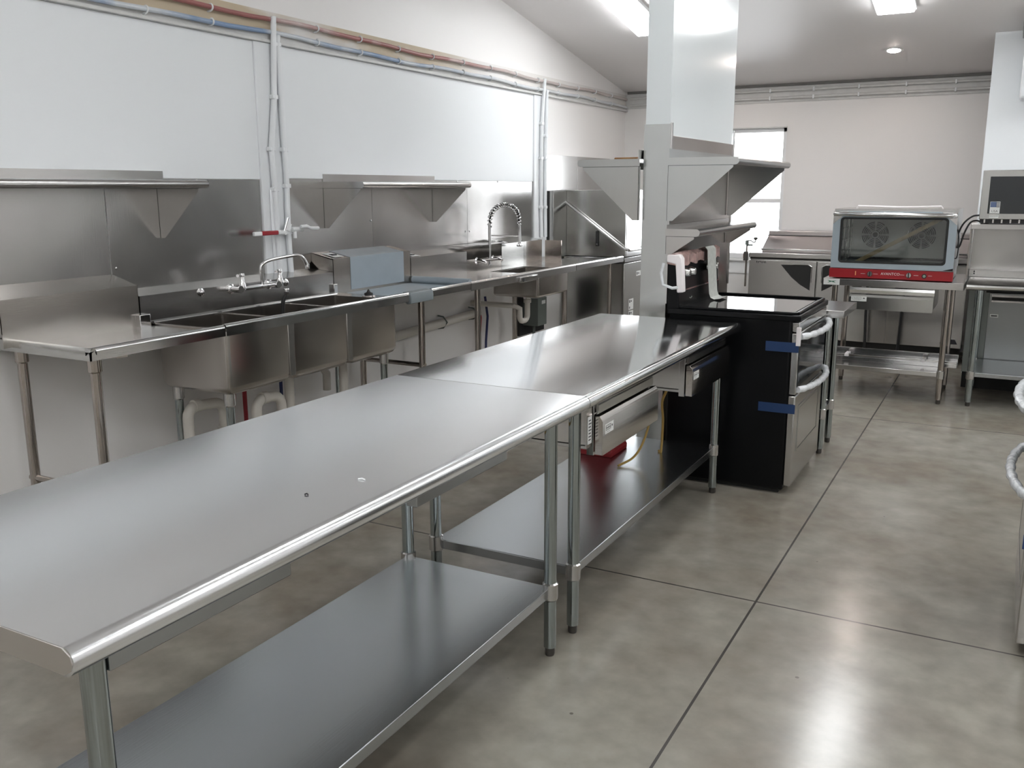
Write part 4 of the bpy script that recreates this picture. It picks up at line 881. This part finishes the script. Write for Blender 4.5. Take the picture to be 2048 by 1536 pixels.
OV = thing('convection_oven', 'countertop convection oven with red control strip, on the back table', 'oven', (-0.735, 7.3, 0.8605))
vx0, vx1, vy0, vy1 = -1.142, -0.336, 6.975, 7.62
mb = MB(); mb.box(vx0, vx1, vy0+0.04, vy1, 1.335, 1.352).box(vx0, vx0+0.06, vy0+0.04, vy1, 0.955, 1.335).box(vx1-0.06, vx1, vy0+0.04, vy1, 0.955, 1.335).box(vx0+0.06, vx1-0.06, vy1-0.02, vy1, 0.955, 1.335).box(vx0, vx1, vy0+0.04, vy1, 0.93, 0.955)
mb.build('shell', 'steel', OV)
cv = MB().box(vx0+0.06, vx1-0.06, 7.42, 7.43, 0.955, 1.335).build('cavity_back', plain('cavity_grey', (0.75, 0.75, 0.73), 0.45), OV)
for cx in (-0.905, -0.585):
    mb = MB(); cz = 1.155
    for r in (0.092, 0.080, 0.068, 0.056, 0.044, 0.032):
        for q in range(8):
            a0 = math.radians(q*45+5); a1 = math.radians(q*45+40)
            mb.tube([(cx+r*math.cos(a0+(a1-a0)*i/5), 7.405, cz+r*math.sin(a0+(a1-a0)*i/5)) for i in range(6)], 0.0038, 5)
    mb.lathe((cx, 7.405, cz), [(0.018, 0.006), (0.018, -0.006)], 'y', 14)
    mb.build('fan_guard', 'ink', cv)
mb = MB()
for zz in (0.975, 0.99):
    for k in range(8): mb.cyl((vx0+0.08, 7.06+k*0.045, zz), (vx1-0.08, 7.06+k*0.045, zz), 0.0025, n=6)
mb.build('wire_racks', 'chrome', OV)
mb = MB()
for zz in (1.05, 1.13, 1.21, 1.28): mb.cyl((vx0+0.075, 7.05, zz), (vx0+0.075, 7.38, zz), 0.005, n=6)
for yy in (7.08, 7.22, 7.36): mb.cyl((vx0+0.075, yy, 0.98), (vx0+0.075, yy, 1.32), 0.004, n=6)
mb.build('rack_guide', 'chrome', OV)
MB().hexa([(-0.985, 7.02, 0.985), (-0.93, 7.02, 0.985), (-0.93, 7.05, 0.985), (-0.985, 7.05, 0.985), (-0.455, 7.02, 1.295), (-0.40, 7.02, 1.295), (-0.40, 7.05, 1.295), (-0.455, 7.05, 1.295)]).build('packing_stick', 'wood', OV)
dr = MB().box(vx0, vx0+0.065, vy0, vy0+0.035, 0.985, 1.285).box(vx1-0.065, vx1, vy0, vy0+0.035, 0.985, 1.285).box(vx0, vx1, vy0, vy0+0.035, 0.935, 0.985).box(vx0, vx1, vy0, vy0+0.035, 1.285, 1.335).build('door', 'filmg', OV)
mb = MB()
a, b, c, d = vx0+0.05, vx1-0.05, 0.972, 1.295
ro = rrect(a, b, c, d, 0.025, 0); ri = rrect(a+0.016, b-0.016, c+0.014, d-0.014, 0.015, 0)
mb.rings([[(p[0], vy0-0.002, p[1]) for p in ro], [(p[0], vy0-0.002, p[1]) for p in ri], [(p[0], vy0+0.003, p[1]) for p in ri], [(p[0], vy0+0.003, p[1]) for p in ro], [(p[0], vy0-0.002, p[1]) for p in ro]], caps=False).build('window_gasket', 'blackm', dr)
MB().box(a+0.01, b-0.01, vy0+0.006, vy0+0.009, c+0.01, d-0.01).build('door_glass', 'oglass', dr, smooth=False)
for sx_, q in ((1, vx0), (-1, vx1)):
    MB().prism([(q, 1.336), (q+sx_*0.10, 1.336), (q, 1.245)], 'y', vy0-0.0015, vy0).build('bare_corner', 'steel', dr)
MB().prism([(vx1, 0.937), (vx1-0.065, 0.937), (vx1, 0.955)], 'y', vy0-0.0015, vy0).build('bare_corner', 'blackm', dr)
MB().tube([(vx0+0.012, vy0-0.01, 1.318), (vx0+0.03, vy0-0.035, 1.318), (vx0+0.15, vy0-0.045, 1.316), (vx1-0.15, vy0-0.045, 1.313), (vx1-0.03, vy0-0.035, 1.312), (vx1-0.012, vy0-0.01, 1.312)], 0.0155, 12).build('handle', 'glossteel', dr)
MB().tube([(-1.0, vy0+0.10, 1.355), (-0.99, vy0+0.09, 1.372), (-0.85, vy0+0.09, 1.368), (-0.72, vy0+0.09, 1.364), (-0.58, vy0+0.09, 1.366), (-0.45, vy0+0.09, 1.372), (-0.44, vy0+0.10, 1.355)], 0.006, 8).build('wrapped_rod', 'foam', OV)
rs = MB().box(vx0-0.004, vx1+0.004, vy0-0.004, vy0+0.05, 0.866, 0.930).build('control_strip', 'red', OV, bevel=0.001)
MB().box(vx0+0.005, vx1-0.005, vy0+0.05, vy1-0.03, 0.868, 0.93).build('base', 'steel', OV)
mb = MB()
for x in (vx0+0.05, vx1-0.05):
    for y in (vy0+0.08, vy1-0.08): mb.lathe((x, y, 0.8605), [(0.018, 0), (0.018, 0.008)], 'z', 10)
mb.build('feet', 'foot', OV)
for x in (-0.868, -0.612):
    k_ = MB().lathe((x, vy0-0.004, 0.898), [(0.020, 0), (0.020, -0.006), (0.016, -0.012)], 'y', 16).build('knob', 'steel', rs)
    MB().box(x-0.003, x+0.003, vy0-0.022, vy0-0.012, 0.880, 0.916).build('pointer', 'blackm', k_)
k_ = MB().lathe((-0.512, vy0-0.004, 0.896), [(0.016, 0), (0.016, -0.006)], 'y', 16).build('power_button', 'blackm', rs)
MB().lathe((-0.512, vy0-0.010, 0.896), [(0.010, 0), (0.009, -0.003)], 'y', 14).build('button_cap', plain('grey_green_lens', (0.25, 0.33, 0.28), 0.4), k_)
MB().text('AVANTCO', 0.026, facing_y(-0.733, vy0-0.0045, 0.902), sx=1.0).build('brand_lettering', 'inkw', rs)
MB().box(-0.968, -0.962, vy0-0.0045, vy0-0.004, 0.885, 0.915).build('indicator', plain('amber_lens', (0.8, 0.35, 0.15), 0.4), rs)
mb = MB()
for x, wd_ in ((-0.915, 0.03), (-0.83, 0.03), (-0.655, 0.03), (-0.565, 0.03), (-0.475, 0.025)): mb.box(x-wd_/2, x+wd_/2, vy0-0.0045, vy0-0.004, 0.898, 0.900)
mb.build('small_print', 'inkw', rs)
t_ = thing('power_cord', 'thin dark cord hanging down the right side of the convection oven', 'cord', (-0.32, 7.05, 1.0))
MB().cord([(-0.334, 7.02, 1.22), (-0.322, 7.03, 1.17), (-0.318, 7.03, 1.10), (-0.322, 7.03, 1.03), (-0.334, 7.04, 1.02)], 0.004, 6).build('cord', 'cordb', t_)

# ------------------------------------------------------------ right hand equipment table with riser and microwave
ET = thing('equipment_table', 'stainless table on the right with a riser shelf for the microwave', 'table', (0.35, 7.32, 0), 'tables at the back of the room')
MB().prism([(6.945, 0.838), (6.950, 0.850), (6.962, 0.857), (7.70, 0.860), (7.70, 0.820), (6.96, 0.815), (6.948, 0.825)], 'x', -0.243, 0.98).build('table_top', 'steel', ET, bevel=0.002)
for x in (-0.165, 0.90):
    for y in (7.014, 7.62): leg(ET, x, y, 0.82, r=0.022, mat='galv', zs=0.225)
MB().box(-0.165, 0.90, 7.01, 7.62, 0.21, 0.24).build('undershelf', 'shelf', ET, bevel=0.003)
RS = thing('riser_shelf', 'open backed stainless riser standing on the right table, under the microwave', 'shelf', (0.3, 7.4, 0.8605))
MB().box(-0.258, 0.75, 7.20, 7.68, 1.215, 1.252).build('top_shelf', 'steel', RS, bevel=0.002)
MB().box(-0.262, -0.257, 7.21, 7.67, 0.8605, 1.216).build('side_panel', 'sleg', RS, bevel=0.001)
MB().box(0.743, 0.75, 7.21, 7.67, 0.8605, 1.216).build('side_panel', 'sleg', RS, bevel=0.001)
MB().box(-0.255, 0.745, 7.655, 7.665, 0.8605, 1.216).build('back_panel', 'panel', RS)
MB().box(-0.255, 0.745, 7.50, 7.655, 0.8605, 0.915).build('lower_ledge', 'steel', RS, bevel=0.002)
for z_ in (0.885, 0.90): MB().lathe((-0.22, 7.50, z_), [(0.006, 0), (0.005, -0.003)], 'y', 8).build('screw', 'ink', RS)
MW = thing('microwave', 'stainless microwave oven with a flag sticker, on the riser shelf', 'microwave', (0.05, 7.35, 1.2525))
mx0, mx1, my0 = -0.212, 0.33, 7.10
MB().box(mx0, mx1, my0, 7.56, 1.287, 1.612).build('body', 'steel', MW, bevel=0.004)
fr_ = MB().box(mx0, 0.16, my0-0.025, my0, 1.288, 1.611).build('door', 'hood', MW, bevel=0.003)
MB().box(-0.165, 0.10, my0-0.028, my0-0.023, 1.325, 1.570).build('door_glass', 'ovenglass', fr_, bevel=0.003)
MB().box(0.165, mx1, my0-0.02, my0, 1.288, 1.611).build('control_panel', 'blackm', MW, bevel=0.002)
MB().tube([(0.13, my0-0.03, 1.34), (0.13, my0-0.06, 1.36), (0.13, my0-0.06, 1.54), (0.13, my0-0.03, 1.56)], 0.008, 8).build('handle', 'glossteel', fr_)
v_ = MB().box(mx0+0.005, mx1, my0-0.01, 7.55, 1.262, 1.288).build('vent_base', 'blackm', MW)
mb = MB()
for k in range(8): mb.box(mx0+0.03+k*0.052, mx0+0.040+k*0.052, my0-0.013, my0-0.009, 1.263, 1.286)
mb.build('vent_ribs', 'steel', v_)
mb = MB()
for x in (mx0+0.04, mx1-0.04):
    for y in (my0+0.16, 7.50): mb.lathe((x, y, 1.2525), [(0.012, 0), (0.012, 0.01)], 'z', 10)
mb.build('feet', 'foot', MW)
fl = MB().box(-0.152, -0.092, my0-0.0292, my0-0.028, 1.327, 1.405).build('flag_sticker', 'label', fr_)
mb = MB()
for i in range(4): mb.box(-0.122+0.005, -0.094, my0-0.0297, my0-0.029, 1.368+i*0.0092, 1.3725+i*0.0092)
mb.text('USA', 0.020, facing_y(-0.122, my0-0.0294, 1.341), sx=1.1).build('print', 'ink', fl)
MB().box(-0.150, -0.114, my0-0.0297, my0-0.029, 1.368, 1.4035).build('flag_canton', 'inkb', fl)
fl = MB().box(-0.150, -0.095, my0-0.0262, my0-0.025, 1.296, 1.320).build('label_sticker', 'label', fr_)
MB().text('SOLWAVE', 0.0105, facing_y(-0.1225, my0-0.0264, 1.3095), sx=1.0).build('print', 'ink', fl)
t_ = thing('power_cord', 'black cord looping down from the microwave toward the back', 'cord', (-0.28, 7.3, 1.1))
MB().cord([(-0.214, 7.25, 1.31), (-0.26, 7.25, 1.30), (-0.31, 7.24, 1.25), (-0.338, 7.23, 1.17), (-0.335, 7.22, 1.09), (-0.318, 7.22, 1.10), (-0.30, 7.23, 1.18), (-0.27, 7.24, 1.255), (-0.235, 7.26, 1.272), (-0.20, 7.40, 1.258)], 0.006, 8).build('cord', 'cordb', t_)
# refrigerator behind the right table
BF = thing('undercounter_refrigerator', 'grey undercounter refrigerator standing behind the right table', 'refrigerator', (0.3, 7.95, 0))
MB().box(-0.245, 0.95, 7.66, 8.27, 0.125, 0.80).build('cabinet', plain('fridge_grey', (0.23, 0.25, 0.24), 0.35, 0.6), BF, bevel=0.003)
MB().box(-0.24, 0.95, 7.69, 8.25, 0.0, 0.126).build('kick', 'blackm', BF)
MB().box(-0.13, 0.90, 7.652, 7.66, 0.735, 0.765).build('dark_gap', 'blackm', BF)
d_ = MB().box(-0.105, 0.56, 7.635, 7.66, 0.20, 0.735).build('door', steel('grey_door_steel', (0.30, 0.31, 0.31), 0.285, 0.35), BF, bevel=0.002)
MB().box(-0.09, 0.55, 7.622, 7.636, 0.708, 0.724).build('handle', 'steel', d_)
MB().box(-0.09, 0.55, 7.622, 7.636, 0.670, 0.682).build('handle_lip', 'steel', d_)
MB().box(-0.088, 0.548, 7.632, 7.6345, 0.683, 0.707).build('handle_recess', 'blackm', d_)
l_ = MB().box(-0.09, -0.035, 7.6335, 7.635, 0.555, 0.578).build('label_sticker', 'label', d_)
MB().box(-0.083, -0.042, 7.633, 7.6336, 0.562, 0.571).build('print', 'ink', l_)

# grey units hanging at the top right
o = MB().box(-0.075, 0.7, 7.80, 8.28, 2.60, 2.99 if False else 2.66).build('duct_box', 'hvac', bevel=0.004); tag(o, 'grey duct box high on the partition at the top right corner', 'duct')
o = MB().box(-0.055, 0.4, 8.05, 8.298, 2.14, 2.48).build('wall_unit', 'trimw', bevel=0.03, seg=4); tag(o, 'pale rounded wall unit below the grey duct box, at the right edge', 'wall unit')

# ------------------------------------------------------------ ceiling fixtures
ANG = math.atan(SL)
def slope_pt(x, y, d):     # d = distance below the ceiling plane
    return (x, y - d*math.sin(ANG)*(1 if y >= YRIDGE else -1), zc(y) - d*math.cos(ANG))
def fixture(x0, x1, y0, y1, lab, kind='troffer'):
    t_ = thing('ceiling_light', lab, 'ceiling light', ((x0+x1)/2, (y0+y1)/2, zc((y0+y1)/2)-0.06), 'long ceiling lights')
    def hx(a, b, c, d, t0, t1):
        return MB().hexa([slope_pt(a, c, t1), slope_pt(b, c, t1), slope_pt(b, d, t1), slope_pt(a, d, t1), slope_pt(a, c, t0), slope_pt(b, c, t0), slope_pt(b, d, t0), slope_pt(a, d, t0)])
    hx(x0-0.01, x1+0.01, y0-0.01, y1+0.01, 0.001, 0.03).build('housing', 'vinyl', t_)
    hx(x0, x1, y0, y1, 0.03, 0.055).build('diffuser', 'lamp', t_, bevel=0.01)
fixture(-2.90, -2.655, 6.37, 7.59, 'long wraparound ceiling light seen left of the wing wall')
fixture(-1.03, -0.775, 6.35, 7.57, 'long ceiling light cut by the top edge, right of the wing wall')
k = 0
for x in (-2.78, -0.9, 0.98, 2.86):
    for y in (6.97, 3.9, 0.9, -2.4, -4.8):
        if (y == 6.97 and x < 0) or (x < -2 and y > 0): continue
        k += 1
        fixture(x-0.125, x+0.125, y-0.61, y+0.61, 'long ceiling light added overhead to light the room, outside the picture')  # unseen fixtures, added to light the room
N_ = Vector((0, -math.sin(ANG), -math.cos(ANG)))
for x_, lab_ in ((-1.013, 'small round glowing downlight in the sloped ceiling near the back wall'), (-2.45, 'added recessed downlight hidden above and behind the wing wall'), (0.40, 'added recessed downlight outside the picture, nearest of those right of the partition edge'), (1.85, 'added recessed downlight outside the picture, farthest right')):  # first one is visible; the others are added to brighten the back
    t_ = thing('recessed_downlight', lab_, 'ceiling light', (x_, 8.554, zc(8.554)-0.01), 'recessed downlights')
    c0 = Vector((x_, 8.554 if x_ < 0 else 7.9, zc(8.554 if x_ < 0 else 7.9)))
    MB().cyl(c0+N_*0.001, c0+N_*0.006, 0.075, 0.066, 28).build('ring', 'vinyl', t_)
    MB().cyl(c0+N_*0.006, c0+N_*0.009, 0.052, 0.050, 28).build('lens', 'spot', t_)

for o in bpy.data.objects:
    if '_org' in o: del o['_org']
